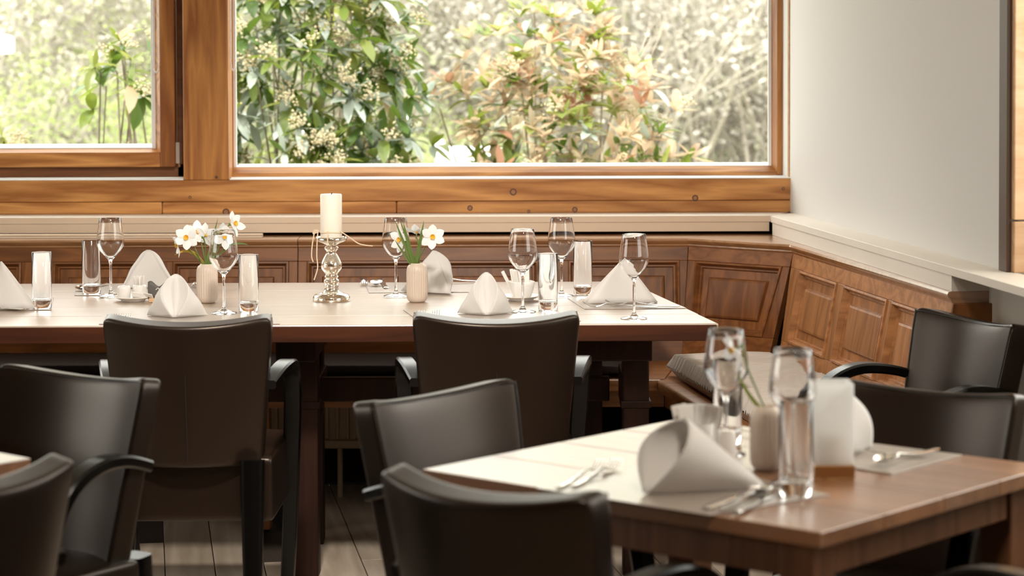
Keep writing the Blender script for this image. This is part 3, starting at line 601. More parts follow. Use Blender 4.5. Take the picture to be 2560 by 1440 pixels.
# ================================================================ CHAIRS
ch = thing('dining_chair', (0, 0, 0), None, 'chair')
def back_surface(u, v, w):       # u -1..1, v 0..1, w 0 rear .. 1 front
    hw = .178 + .034 * v
    z = .445 + v * (.385 - .022 * (1 - u * u)) + .010 * (w - .5) * max(0, v - .8) / .2; y = -.205 - .075 * v + .055 * u * u
    th = .082 - .014 * v
    return (u * hw, y + (w - .5) * th * (1 - .12 * u * u), z)
us = (-1, -.82, -.55, -.2, .2, .55, .82, 1); vs_ = (0, .06, .35, .7, .87, 1); ws = (0, .16, .84, 1)
def shell(us, vs, ws, fn):
    idx, v, f = {}, [], []
    def g(i, j, k):
        if (i, j, k) not in idx: idx[(i, j, k)] = len(v); v.append(fn(us[i], vs[j], ws[k]))
        return idx[(i, j, k)]
    a, b, c = len(us) - 1, len(vs) - 1, len(ws) - 1
    for i in range(a):
        for j in range(b): f += [(g(i, j, 0), g(i + 1, j, 0), g(i + 1, j + 1, 0), g(i, j + 1, 0)), (g(i, j, c), g(i, j + 1, c), g(i + 1, j + 1, c), g(i + 1, j, c))]
    for i in range(a):
        for k in range(c): f += [(g(i, 0, k), g(i, 0, k + 1), g(i + 1, 0, k + 1), g(i + 1, 0, k)), (g(i, b, k), g(i + 1, b, k), g(i + 1, b, k + 1), g(i, b, k + 1))]
    for j in range(b):
        for k in range(c): f += [(g(0, j, k), g(0, j + 1, k), g(0, j + 1, k + 1), g(0, j, k + 1)), (g(a, j, k), g(a, j, k + 1), g(a, j + 1, k + 1), g(a, j + 1, k))]
    return MB().add(v, f)
bk = subd(shell(us, vs_, ws, back_surface).build('backrest', LEATHER, ch, smooth=180), 2)
pp = []
for u, v in [(-.965, .02), (-.965, .5), (-.962, .93), (-.93, .972), (-.6, .985), (0, .985), (.6, .985), (.93, .972), (.962, .93), (.965, .5), (.965, .02)]:
    p = Vector(back_surface(u, v, .985)); pp.append(p)
def cr_spline(P, n=6):
    o = []
    for i in range(len(P) - 1):
        a, b, c, d = P[max(i - 1, 0)], P[i], P[i + 1], P[min(i + 2, len(P) - 1)]
        for k in range(n):
            t = k / n; o.append(.5 * ((2 * b) + (c - a) * t + (2 * a - 5 * b + 4 * c - d) * t * t + (3 * b - a - 3 * c + d) * t ** 3))
    return o + [P[-1]]
MB().tube(cr_spline(pp), .0022, 6).build('piping', PIPING, bk, smooth=60)
MB().tube([Vector(back_surface(0, v, -.005)) for v in (.04, .3, .5, .66)], .0013, 6).build('seam', PIPING, bk, smooth=60)
def seat_fn(u, v, w):
    hw = .205 + .012 * w
    return (u * hw, -.19 + w * .44, .30 + v * (.165 + .02 * (1 - u * u) * math.sin(w * PI) ** .5))
subd(shell((-1, -.92, -.4, .4, .92, 1), (0, .12, .5, .85, 1), (0, .07, .4, .7, .93, 1), seat_fn).build('seat', LEATHER, ch, smooth=180), 2)
for s in (-1, 1):
    MB().tube([(s * .158, -.222, .462), (s * .158, -.228, .40), (s * .160, -.252, .2), (s * .164, -.29, 0)], [1.05, 1, .85, .68], 12, flat=(.029, .024), up=Vector((0, 1, 0))).build('rear_leg', BLACKWOOD, ch, smooth=50)
    P = [Vector(p) for p in ((s * .196, -.215, .650), (s * .216, -.13, .674), (s * .231, -.05, .680), (s * .234, .02, .660), (s * .233, .066, .618), (s * .231, .093, .555), (s * .222, .135, .38), (s * .212, .185, .19), (s * .198, .235, 0))]
    P2 = cr_spline(P, 5)
    arm = P2[:27]; lg = P2[26:]
    MB().tube(arm, [1 if i < 20 else .95 for i in range(len(arm))], 12, flat=(.0235, .0125), up=Vector((1, 0, 0)).cross(Vector((0, 1, 0))) if False else Vector((0, .001, 1)) ).build('armrest', BLACKWOOD, ch, smooth=50) if False else None
    def band(pts, name, w0, w1, t0, t1):
        v, f = [], []; n = len(pts)
        for i, p in enumerate(pts):
            t = (pts[min(i + 1, n - 1)] - pts[max(i - 1, 0)]).normalized(); a = Vector((1, 0, 0)); b = t.cross(a).normalized(); q = i / (n - 1)
            hw, ht = w0 + (w1 - w0) * q, t0 + (t1 - t0) * q
            for (cx, cz) in ((-1, -.6), (-.8, -1), (.8, -1), (1, -.6), (1, .6), (.8, 1), (-.8, 1), (-1, .6)): v.append(p + a * cx * hw + b * cz * ht)
        for i in range(n - 1):
            for k in range(8): f.append((i * 8 + k, (i + 1) * 8 + k, (i + 1) * 8 + (k + 1) % 8, i * 8 + (k + 1) % 8))
        f += [tuple(range(8)), tuple(reversed([(n - 1) * 8 + k for k in range(8)]))]
        MB().add(v, f).build(name, BLACKWOOD, ch, weld=True, smooth=35)
    band(arm, 'armrest', .021, .023, .012, .015); band(lg, 'front_leg', .023, .018, .015, .017)
chairs = kids(ch)
def chair_at(Lc, Rc, label, first=[True]):
    if first[0]: first[0] = False; o = ch
    else: o = copy_tree(ch)
    xa = (Rc - Lc); xa.z = 0; xa.normalize(); fw = Vector((-xa.y, xa.x, 0)); m = (Lc + Rc) / 2
    q = m + fw * .225; o.location = (q.x, q.y, 0); o.rotation_euler = (0, 0, math.atan2(xa.y, xa.x)); return tag(o, label, 'chair', 'brown leather dining armchairs')
c = lambda px, py: U(px, py, z=.83)
def behind(px, py, yaw, half=.2):
    m = U(px, py, z=.83); a = Vector((math.cos(yaw), math.sin(yaw), 0)) * half; return m - a, m + a
chair_at(*behind(470, 784, .0), 'dark leather armchair facing the long table in front of the left narcissus vase')
chair_at(*behind(1240, 777, .04), 'dark leather armchair facing the long table in front of the sugar bowl')
chair_at(c(385, 943), c(15, 905), 'brown leather armchair turned to the left, black armrest showing, behind the left table corner')
rl = c(165, 1130); chair_at(rl - Vector((.64, .77, 0)) * .42, rl, 'blurred leather armchair seen from its rear at the left picture edge')
chair_at(c(1240, 946), c(935, 996), 'leather armchair showing its smooth front, at the far left side of the lantern table')
chair_at(c(1000, 1160), c(1470, 1226), 'leather armchair seen from its rear, tucked against the near left side of the lantern table')
chair_at(c(2520, 803), c(2340, 771), 'leather armchair in front of the bench wing, its curved black armrest reaching left')
chair_at(c(2525, 979), c(2105, 941), 'leather armchair at the far right side of the lantern table behind the rolled cutlery fork')
mid = (N + R_) / 2; od = Vector((.77, -.64, 0)); ax = Vector((.64, .77, 0)); cc = mid + od * .36 + ax * .03
chair_at(cc - ax * .21, cc + ax * .21, 'armchair pushed under the near right side of the lantern table, mostly out of the picture')

# ================================================================ TABLEWARE
def lathe_shell(outer, inner, n=48): return MB().lathe(outer + inner[::-1], n)
wg_o = [(0.0, 0), (.036, 0), (.0365, .0012), (.034, .0025), (.018, .006), (.008, .0105), (.0045, .018), (.0036, .035), (.0036, .085), (.0042, .100), (.0075, .1085), (.018, .120), (.031, .135), (.0390, .1475), (.0408, .157), (.0400, .172), (.0372, .195), (.0340, .215), (.0318, .2295)]
wg_i = [(0, .1105), (.006, .1112), (.017, .1215), (.0300, .1365), (.0380, .149), (.0398, .1575), (.0390, .172), (.0362, .195), (.0331, .215), (.0310, .2295), (.0314, .2302)]
WG = lathe_shell(wg_o, wg_i, 40).mesh('wine_glass', GLASS, smooth=60, weld=True)
tb_o = [(0, 0), (.0255, 0), (.0268, .002), (.0275, .03), (.0283, .157)]; tb_i = [(0, .022), (.018, .0215), (.0255, .025), (.0266, .04), (.0270, .157), (.0277, .1578)]
TB = lathe_shell(tb_o, tb_i, 40).mesh('tumbler', GLASS, smooth=40, weld=True)
def put(name, me, px, py, label, cat, group=None, z=ZT, zup=.0006):
    p = U(px, py, z=z); o = link(name, me); o.location = (p.x, p.y, z + zup); return tag(o, label, cat, group)
for px, py, l in ((277, 743, 'wine glass behind the salt and toothpick saucer at the far side of the long table'), (560, 786, 'wine glass in front of the narcissus vase on the left of the candle'),
                  (990, 743, 'wine glass partly hidden by the narcissus vase right of the candle'), (1307, 783, 'wine glass in front of the sugar bowl on the long table'),
                  (1404, 743, 'wine glass at the far edge of the long table between two tumblers'), (1585, 797, 'wine glass nearest the right end of the long table, before the triangular napkin'),
                  (1815, 1136, 'blurred wine glass behind the paper sachets on the lantern table'), (1982, 1212, 'blurred wine glass standing behind the near tumbler beside the lantern')):
    put('wine_glass', WG, px, py, l, 'glass', 'stemmed wine glasses', zup=.0035 if px in (277, 990, 1404, 560, 1307, 1982) else .0006)
for px, py, l in ((105, 772, 'tumbler beside the napkin at the left end of the long table'), (229, 735, 'tumbler at the far side of the long table left of a wine glass'),
                  (622, 780, 'tumbler right of the wine glass by the left vase, copper reflection at its foot'), (1370, 777, 'tumbler right of the sugar bowl, behind the chair back'),
                  (1457, 738, 'tumbler at the far side of the long table beside the triangular napkin'), (1990, 1243, 'blurred tumbler nearest the camera by the spoon on the lantern table'), (1818, 1112, 'blurred tumbler farthest back behind a wine glass on the lantern table')):
    put('tumbler', TB, px, py, l, 'glass', 'tall straight tumblers', zup=.0035)
# vases
nv = 72
vprof = [(0, 0), (.021, 0), (.024, .002), (.028, .007), (.0305, .016), (.031, .03), (.031, .085), (.0295, .098), (.0255, .106), (.0205, .109), (.0195, .112), (.0175, .1125), (.0165, .110), (.016, .10), (.02, .09), (.02, .03), (0, .02)]
VASE = MB().lathe(vprof, nv, rib=lambda k, z: (-.06 * (k % 3 == 0) if .012 < z < .103 else 0)).mesh('ribbed_vase', CERAMIC, smooth=50, weld=True)
vases = []
for px, py, l in ((518, 757, 'cream ribbed vase of white narcissi left of the candle'), (1043, 755, 'cream ribbed vase with upright green leaves right of the candle'), (1918, 1173, 'cream ribbed vase with one drooping flower on the lantern table')):
    o = put('ribbed_vase', VASE, px, py, l, 'vase', 'cream ribbed vases'); vases.append(o.location.copy())
# narcissus
def petal_mesh():
    def fn(u, v):
        w = .0105 * math.sin(PI * min(1, v * .93 + .06)) ** .7 * (1.0)
        x = (u - .5) * 2 * w; return (x, .004 + v * .027, .0035 * v * v - 4.5 * x * x * 4 + .002)
    return MB().sheet(fn, 4, 6).mesh('petal', PETAL, smooth=180)
PET = petal_mesh()
COR = MB().lathe([(0.0015, 0), (.0035, .001), (.005, .006), (.0062, .0085), (.0052, .0078), (.003, .003), (0, .002)], 14).mesh('corona', CORONA, smooth=60)
def narcissus(base, head, face, label, bend=.35, nm='narcissus', scale=1.22, petals=True):
    base, head, face = Vector(base), Vector(head), Vector(face).normalized()
    t = thing(nm, base, label, 'flower', 'narcissi in the table vases')
    mid = base.lerp(head, .6) + Vector((0, 0, .012)); back = head - face * .016
    pts = [p - base for p in cr_spline([base, mid, back + Vector((0, 0, .004)), back, head - face * .002], 5)]
    MB().tube(pts, [.0018] * len(pts), 7).build('stem', STEM, t, smooth=60)
    R = face.to_track_quat('Z', 'Y').to_matrix().to_4x4(); M0 = Matrix.Translation(head - base) @ R @ Matrix.Scale(scale, 4)
    for k in range(6):
        link('petal', PET, t, M0 @ Matrix.Rotation(k * PI / 3 + random.uniform(-.1, .1), 4, 'Z') @ Matrix.Rotation(random.uniform(-.12, .35), 4, 'X') @ Matrix.Translation((0, 0, -.0006 * (k % 2))))
    link('corona', COR, t, M0); return t
def blade(base, tip, wd, label, m=STEM, bow=.02, side=Vector((1, 0, 0))):
    base, tip = Vector(base), Vector(tip); n = 12
    t = thing('narcissus_leaf', base, label, 'leaf', 'strap leaves in the table vases')
    d = tip - base
    def fn(u, v):
        p = d * v + Vector((0, 0, bow * math.sin(PI * v))); w = wd * (1 - v ** 3) * (.7 + .3 * min(1, v * 5)); x = (u - .5)
        return tuple(p + side * x * w + Vector((0, -.25 * w * abs(x) * 2, 0)))
    solid(MB().sheet(fn, 4, n).build('blade', m, t, smooth=60), .0007)
V1, V2, V3 = vases
top = lambda V, dx=0, dy=0: (V.x + dx, V.y + dy, V.z + .098)
def H(px, py, V, dy=0): return U(px, py, y=V.y + dy)
for (px, py, dy, fc, l) in ((467, 594, -.02, (-.1, -1, .12), 'open white narcissus facing out at the left of the left vase'), (494, 583, .02, (.2, -.6, .5), 'white narcissus behind the foremost bloom of the left vase'),
        (514, 590, .0, (.5, .8, .35), 'white narcissus turned away, its green neck showing, in the left vase'), (446, 612, -.005, (-.95, -.25, -.2), 'white narcissus in profile at the far left of the left vase'),
        (563, 592, -.005, (.05, -1, .05), 'white narcissus with orange cup seen through the wine glass'), (545, 583, .025, (-.4, .3, .6), 'half hidden white narcissus behind the wine glass rim'),
        (584, 560, .01, (.8, -.45, .25), 'highest white narcissus of the left vase, turned right')):
    narcissus(top(V1, random.uniform(-.01, .01), random.uniform(-.008, .008)), H(px, py, V1, dy), fc, l)
for (px, py, wd, mm, l) in ((545, 545, .008, STEM, 'green leaf tip standing highest in the left vase'), (621, 612, .011, STEM, 'green leaf leaning right out of the left vase'), (436, 638, .011, STEM_Y, 'yellowed leaf drooping left from the left vase'), (530, 640, .010, STEM, 'short green leaf at the mouth of the left vase')):
    blade(top(V1, random.uniform(-.008, .008)), H(px, py, V1, 0), wd, l, mm, bow=.03 if px in (436, 621) else .0, side=Vector((1, 0, 0)) if px in (545, 530) else Vector((.2, 0, 1)).normalized())
for (px, py, dy, fc, l) in ((1081, 592, -.015, (.1, -1, .08), 'white narcissus with yellow cup facing out on the right vase'), (1002, 600, .02, (-.6, -.6, .1), 'white narcissus behind the leaves of the right vase, seen through a wine glass'), (1042, 583, .03, (.1, .3, .8), 'white narcissus half hidden behind the leaves at the middle of the right vase')):
    narcissus(top(V2, random.uniform(-.008, .008)), H(px, py, V2, dy), fc, l, scale=1.22)
for (px, py, wd, l) in ((997, 543, .007, 'thinnest and tallest upright leaf of the right vase'), (988, 552, .010, 'upright green leaf leaning left in the right vase'), (1008, 556, .012, 'broad dark green leaf at the front of the right vase'), (1060, 551, .011, 'upright dark leaf leaning right in the right vase'), (987, 600, .009, 'short leaf bent low to the left of the right vase')):
    blade(top(V2, random.uniform(-.010, .008), -.006), H(px, py, V2, -.012), wd, l, bow=0)
narcissus(top(V3), H(1836, 872, V3), (-.95, -.2, -.35), 'single white narcissus drooping left from the vase by the lantern', scale=1.15)
blade(top(V3), H(1838, 925, V3), .010, 'yellow green leaf leaning left from the vase by the lantern', leafmat('fresh_leaf', (.28, .33, .05), .4, .3), bow=-.01)
# candle
cp = U(829, 752, z=ZT)
hold = thing('candle_holder', (cp.x, cp.y, ZT + .0006), 'silvered mercury glass candlestick in the middle of the long table', 'candlestick')
hp = [(0, 0), (.053, 0), (.0545, .004), (.0535, .012), (.049, .018), (.035, .022), (.024, .027), (.020, .033), (.0205, .040), (.0215, .0435), (.0200, .047), (.0185, .049), (.0215, .053), (.0232, .057), (.0215, .061), (.0165, .064), (.0195, .068), (.0205, .071), (.0175, .075), (.018, .078), (.0235, .085), (.0295, .094), (.0312, .102), (.0295, .112), (.0235, .124), (.0175, .134), (.0145, .142), (.0165, .147), (.0210, .152), (.0215, .155), (.0165, .159), (.0165, .162), (.026, .168), (.0400, .173), (.0462, .178), (.0462, .183), (.0445, .186), (.0415, .184), (.039, .181), (0, .180)]
MB().lathe(hp, 48).build('turned_body', MERCURY, hold, smooth=50, weld=True)
cd = thing('pillar_candle', (cp.x, cp.y, ZT + .1822), 'ivory pillar candle standing on the silvered candlestick', 'candle')
MB().lathe([(0, 0), (.031, 0), (.0315, .002), (.0315, .126), (.030, .1285), (.024, .129), (.012, .125), (0, .122)], 40).build('wax', WAX, cd, smooth=50, weld=True)
MB().tube([(0, 0, .121), (.001, 0, .128), (.003, 0, .133)], .0012, 6).build('wick', mat('black_wick', (.02, .02, .02), .9), cd)
rb = thing('raffia_ribbon', (cp.x, cp.y, ZT + .1822), 'beige raffia ribbon tied round the candle with hanging ends', 'ribbon')
ring = [(.0324 * math.cos(a), .0324 * math.sin(a), .018 + .001 * math.sin(3 * a)) for a in [2 * PI * k / 28 for k in range(29)]]
MB().tube(ring, 1, 6, flat=(.0006, .0018)).build('band', RAFFIA, rb, smooth=60)
def strand(pxs, dy): 
    P = cr_spline([U(a, b, y=cp.y + dy) - Vector(rb.location) for a, b in pxs], 6)
    MB().tube(P, 1, 6, flat=(.0017, .0005), up=Vector((0, 1, 0))).build('strand', RAFFIA, rb, smooth=60)
strand([(797, 577), (787, 580), (781, 610), (779, 640), (783, 655)], -.03)
strand([(795, 578), (793, 600), (792, 640), (794, 670), (785, 700)], -.05)
strand([(820, 578), (819, 592), (818, 612)], -.052)
strand([(797, 577), (787, 575), (783, 584), (795, 580)], -.028)
strand([(850, 578), (872, 592), (895, 608), (914, 613), (932, 615)], -.02)
# napkins
def napkin(loc, rz, label, w=.09, h=.125, a=.07, b=.05, open_=.032, seed=0, flat=False):
    t = thing('napkin', loc, label, 'napkin', 'white folded linen napkins', rz=rz)
    r = random.Random(seed); n = 14
    A, F, = Vector((0, .0, h)), Vector((0, -a, .002))
    jx = [r.uniform(-.004, .004) for _ in range(8)]
    def mouth(t_, s):       # edge from apex to front foot, bulging sideways
        p = A.lerp(F, t_); k = math.sin(PI * t_ ** .85)
        return p + Vector((s * (open_ * k + .004), -.012 * k, .006 * k))
    def side(s):
        T = Vector((s * w, b + jx[2 + (s > 0)], .0015))
        def fn(u, v):       # u along the mouth edge, v towards the tail T
            m = mouth(u, s); q = m.lerp(T, v); bul = math.sin(PI * v) * (.35 + .65 * math.sin(PI * u))
            q = q + Vector((s * .003 * bul, -.004 * bul, .004 * bul * (1 - u)))
            q.x += .0012 * math.sin(9 * v + 5 * u + seed) ; q.z = max(q.z, .0012); return tuple(q)
        return fn
    if flat:      # the closed flat face stands towards the viewer, folded layers behind
        v, f = [], []
        for (dy, sc, sx_) in ((-.012, 1.0, 0), (.016, .97, -.012)):
            base = len(v)
            for j in range(9):
                for i in range(9):
                    q, u = j / 8, i / 8 * 2 - 1
                    x = u * w * sc * (1 - q) ** .93 + sx_ * (1 - q) + .004 * q; z = h * sc * q + .0015
                    v.append((x, dy * (1 - .8 * q) - .008 * math.sin(PI * (u + 1) / 2) * (1 - q) + .035 * q * q * 0 - .004 * math.sin(3 * u + seed), z))
            f += [(base + j * 9 + i, base + j * 9 + i + 1, base + (j + 1) * 9 + i + 1, base + (j + 1) * 9 + i) for j in range(8) for i in range(8)]
        # rounded spine joining both layers on the right side
        o = MB().add(v, f).build('outer_fold', LINEN, t, smooth=70); solid(o, .0022, 0)
        o2 = MB().sheet(lambda u, q: (w * (1 - q) ** .93 + .004 * q, -.012 * (1 - .8 * q) + .028 * u * (1 - .7 * q), h * q + .0015), 4, 8).build('spine_fold', LINEN, t, smooth=70); solid(o2, .0022, 0)
        return t
    mb = MB(); mb.sheet(side(-1), n, n); mb.sheet(side(1), n, n)
    solid(mb.build('outer_fold', LINEN, t, smooth=80), .0022, 0, 0)
    def inner(u, v):        # lining seen in the mouth, creased along the middle
        s = u * 2 - 1; m = mouth(.02 + v * .97, -1 if s < 0 else 1); m.x = m.x * abs(s) ** .9 if abs(s) > 1e-6 else 0
        k = math.sin(PI * v); m.y += (.022 + 1.1 * max(0, open_ - .032) * 3) * k * (1 - abs(s)) ** .7 - (.010 * k * math.exp(-(s * 7) ** 2)); return (m.x, m.y + .0012, m.z - .0012)
    solid(MB().sheet(inner, 16, 12).build('inner_fold', LINEN, t, smooth=70), .0018, 0)
    sl_, sr_ = side(-1), side(1)
    bf = MB().sheet(lambda u, v: tuple(Vector(sl_(0, 1 - v)).lerp(Vector(sr_(0, 1 - v)), u) + Vector((0, .006 * math.sin(PI * u) * (1 - v), 0))), 10, 10)
    solid(bf.build('rear_fold', LINEN, t, smooth=70), .002, 0)
    return t
def at(px, py, z=ZT + .0036): p = U(px, py, z=z); return (p.x, p.y, z)
napkin(at(440, 792), 0.02, 'white napkin folded to a pointed tent in front of the saucer, left vase beside it', w=.082, h=.117, a=.03, b=.035, seed=1)
napkin(at(1215, 786), 0.05, 'white napkin folded to a pointed tent in front of the sugar bowl', w=.076, h=.116, a=.03, b=.035, open_=.026, seed=2)
napkin(at(372, 716), PI + .1, 'white napkin standing behind the salt and toothpicks saucer', w=.078, h=.112, a=.045, b=.045, seed=3)
napkin(at(1085, 728), PI - .5, 'white napkin behind the right narcissus vase', w=.085, h=.122, a=.06, b=.05, seed=4)
napkin(at(1553, 757), 0.1, 'white napkin folded to a flat triangle at the right end of the long table', w=.103, h=.125, seed=5, flat=True)
napkin(at(0, 772), 0.05, 'white napkin cut by the left edge of the picture', w=.098, h=.132, seed=6, flat=True)
napkin(at(1712, 1222), -PI / 2 + .62, 'large white napkin cone nearest the camera on the lantern table', w=.085, h=.120, a=.085, b=.115, open_=.05, seed=7)
napkin(at(2085, 1130), PI / 2 + .45, 'white napkin half hidden behind the glass lantern', w=.08, h=.125, a=.08, b=.06, seed=8)
# placemats
def placemat(corners, label):
    P = [U(*c_, z=ZT) for c_ in corners]; c0 = sum(P, Vector()) / 4; c0.z = ZT
    t = thing('placemat', c0, label, 'placemat', 'taupe rectangular placemats')
    loc = [Vector((p.x - c0.x, p.y - c0.y, 0)) for p in P]
    poly_slab('mat_surface', loc, .0005, .0028, MAT_TAUPE, t, bev=.0006); return t
placemat([(-130, 777), (128, 776), (134, 745), (-118, 746)], 'taupe placemat under the napkin at the left end of the long table')
placemat([(186, 740), (540, 738), (522, 714), (190, 715)], 'taupe placemat at the far side of the long table under the left tumbler')
placemat([(247, 812), (700, 811), (672, 772), (262, 774)], 'taupe placemat in front of the left chair, under the pointed napkin')
placemat([(922, 733), (1240, 731), (1232, 710), (914, 712)], 'taupe placemat at the far side right of the candle')
placemat([(1050, 806), (1452, 804), (1440, 768), (1008, 776)], 'taupe placemat in front of the right chair on the long table')
placemat([(1462, 774), (1716, 772), (1648, 744), (1418, 746)], 'taupe placemat under the triangular napkin at the right table end')
placemat([(1340, 1224), (1773, 1291), (2075, 1240), (1680, 1150)], 'taupe placemat at the near left side of the lantern table')
placemat([(2228, 1188), (2405, 1140), (2150, 1108), (1990, 1150)], 'taupe placemat at the far right side of the lantern table')
# cutlery
def flat_strip(outline, zf, thick):   # outline: [(y, halfwidth)], extruded along a bent spine zf(y)
    v, f = [], []
    for (y, hw) in outline:
        z = zf(y); v += [(-hw, y, z), (-hw * .5, y, z + thick * .6), (hw * .5, y, z + thick * .6), (hw, y, z), (hw * .5, y, z - thick * .4), (-hw * .5, y, z - thick * .4)]
    n = len(outline)
    for i in range(n - 1):
        for k in range(6): f.append((i * 6 + k, i * 6 + (k + 1) % 6, (i + 1) * 6 + (k + 1) % 6, (i + 1) * 6 + k))
    f += [tuple(reversed(range(6))), tuple((n - 1) * 6 + k for k in range(6))]
    return v, f
HAND = [(-.10, .003), (-.098, .006), (-.09, .0078), (-.05, .0062), (0, .0042), (.03, .0034), (.045, .0032)]
def zsp(y): return .0025 + (.010 * max(0, (y + .02) / .06) if y < .04 else .010 * max(0, 1 - (y - .04) / .03))
def make_fork():
    m = MB(); m.add(*flat_strip(HAND + [(.055, .006), (.064, .0105), (.075, .0115)], zsp, .0022))
    for k in range(4):
        x = -.0095 + k * .00633; m.add(*flat_strip([(.074, .0021), (.09, .0019), (.105, .0016), (.112, .0006)], lambda y: .0025 + .55 * max(0, y - .088), .0018), M=Matrix.Translation((x, 0, 0)))
    return m.mesh('fork', STEEL, smooth=50)
def make_spoon():
    m = MB(); m.add(*flat_strip(HAND, zsp, .0022))
    def fn(u, v):
        y = .042 + v * .062; hw = .0195 * math.sin(PI * min(1, max(0, v)) ** .8) ** .6 + .0028 * (v < .05); x = (u - .5) * 2 * hw
        dp = .009 * math.sin(PI * v) * (1 - (2 * u - 1) ** 2); return (x, y, zsp(.045) * (1 - v) + .006 * v - dp + .001)
    b = MB().sheet(fn, 10, 14); me = b
    top_ = len(m.v); m.add(b.v, b.f); m.add([(x, y, z - .0012) for x, y, z in b.v], [tuple(reversed(q)) for q in b.f]); return m.mesh('spoon', STEEL, smooth=70)
def make_knife():
    m = MB(); m.add(*flat_strip([(-.10, .004), (-.098, .007), (-.09, .0085), (-.04, .0075), (0, .006), (.01, .0045)], lambda y: .003, .0045))
    v = [(-.006, .008, .002), (.006, .008, .002), (.0095, .05, .0018), (.0085, .10, .0016), (-.002, .118, .0014), (-.006, .10, .0016)]
    m.add(v + [(x, y, z + .0016) for x, y, z in v], [(5, 4, 3, 2, 1, 0), (6, 7, 8, 9, 10, 11)] + [(i, (i + 1) % 6, 6 + (i + 1) % 6, 6 + i) for i in range(6)]); return m.mesh('knife', STEEL, smooth=40)
FORK, SPOON, KNIFE = make_fork(), make_spoon(), make_knife()
def cutlery(me, name, px, py, px2, py2, label, z=ZT + .0034, roll=0.0, tilt=0.0):
    """handle end at (px,py), pointing towards (px2,py2)"""
    a, b = U(px, py, z=z), U(px2, py2, z=z); d = b - a; rz = math.atan2(d.y, d.x) - PI / 2
    z += .003 if name == 'spoon' else 0
    o = link(name, me); p = a + d.normalized() * .10; o.location = (p.x, p.y, z); o.rotation_euler = Euler((tilt, roll, rz), 'XYZ'); return tag(o, label, name, 'table cutlery')
cutlery(KNIFE, 'knife', 64, 776, -60, 770, 'table knife lying by the napkin at the left edge')
cutlery(SPOON, 'spoon', -70, 798, 34, 764, 'spoon with raised bowl tip at the left edge', tilt=.0)
cutlery(FORK, 'fork', 297, 822, 292, 768, 'fork with tines up left of the left pointed napkin')
cutlery(FORK, 'fork', 322, 822, 313, 770, 'second fork beside it, left of the left pointed napkin')
cutlery(SPOON, 'spoon', 612, 830, 620, 778, 'spoon behind the left tumbler, bowl shining copper')
cutlery(FORK, 'fork', 1060, 812, 1052, 766, 'fork with tines up left of the right pointed napkin')
cutlery(FORK, 'fork', 1094, 813, 1086, 768, 'second fork left of the right pointed napkin')
cutlery(SPOON, 'spoon', 1372, 826, 1367, 772, 'spoon shining copper under the tumbler by the sugar bowl')
cutlery(SPOON, 'spoon', 957, 700, 938, 716, 'spoon on the far placemat right of the candle')
cutlery(FORK, 'fork', 904, 697, 915, 722, 'fork left of the spoon on the far placemat right of the candle')
cutlery(KNIFE, 'knife', 966, 722, 950, 700, 'knife right of the spoon on the far placemat')
cutlery(SPOON, 'spoon', 1235, 706, 1196, 707, 'spoon behind the right pointed napkin at the far edge')
cutlery(SPOON, 'spoon', 268, 712, 232, 720, 'spoon seen through the far left tumbler')
cutlery(FORK, 'fork', 484, 703, 489, 720, 'fork beside the left vase at the far edge of the table')
cutlery(FORK, 'fork', 1645, 768, 1495, 768, 'fork in front of the triangular napkin with tines raised')
cutlery(FORK, 'fork', 1700, 766, 1540, 764, 'second fork in front of the triangular napkin, closer to it')
cutlery(FORK, 'fork', 1432, 1219, 1568, 1157, 'fork nearest the left side of the large napkin cone')
cutlery(FORK, 'fork', 1395, 1222, 1530, 1160, 'fork lying farther left of the large napkin cone')
cutlery(KNIFE, 'knife', 1760, 1275, 1900, 1225, 'knife outermost on the left of the cutlery before the near tumbler')
cutlery(SPOON, 'spoon', 1800, 1281, 1945, 1218, 'spoon with golden bowl before the near tumbler')
cutlery(KNIFE, 'knife', 1838, 1285, 1975, 1216, 'knife with its handle nearest the table edge')
cutlery(FORK, 'fork', 2318, 1143, 2200, 1140, 'fork lying on the placemat right of the lantern')
cutlery(SPOON, 'spoon', 2345, 1128, 2210, 1160, 'spoon crossing the fork right of the lantern', z=ZT + .0075)
cutlery(SPOON, 'spoon', 1910, 1088, 1862, 1084, 'blurred spoon behind the single flower vase')
# saucer with salt and toothpicks
def saucer(px, py, label, r=.055):
    p = U(px, py, z=ZT); o = MB().lathe([(0, 0), (r * .6, 0), (r * .63, .004), (r * .93, .0105), (r, .0125), (r * .985, .014), (r * .62, .0075), (0, .0065)], 40).build('saucer', PORCELAIN, smooth=50, weld=True)
    o.location = (p.x, p.y, ZT + .0006); tag(o, label, 'saucer'); return Vector(o.location)
s1 = saucer(333, 753, 'white saucer holding the salt shaker and the toothpicks', .056)
def on(V, px, dy, z): return Vector((U(px, 740, y=V.y + dy).x, V.y + dy, V.z + z))
p = on(s1, 310, -.005, .0079); o = MB().lathe([(0, 0), (.0165, 0), (.019, .003), (.0195, .028), (.019, .034), (.016, .0375), (0, .039)], 32).build('salt_shaker', PORCELAIN, smooth=50, weld=True); o.location = p; tag(o, 'squat white salt shaker on the saucer of the long table', 'shaker')
th_ = thing('toothpick_holder', on(s1, 349, .0, .0079), 'white porcelain toothpick holder on the saucer', 'holder')
MB().lathe([(0, 0), (.019, 0), (.0205, .003), (.0205, .034), (.0185, .039), (.0165, .040), (.0155, .038), (.0155, .006), (0, .005)], 32).build('cup', PORCELAIN, th_, smooth=50, weld=True)
tp_base = Vector(th_.location)
TPK = MB().tube([(0, 0, 0), (0, 0, .058)], .0011, 6).mesh('toothpick', mat('toothpick_paper', (.78, .74, .70), .7))
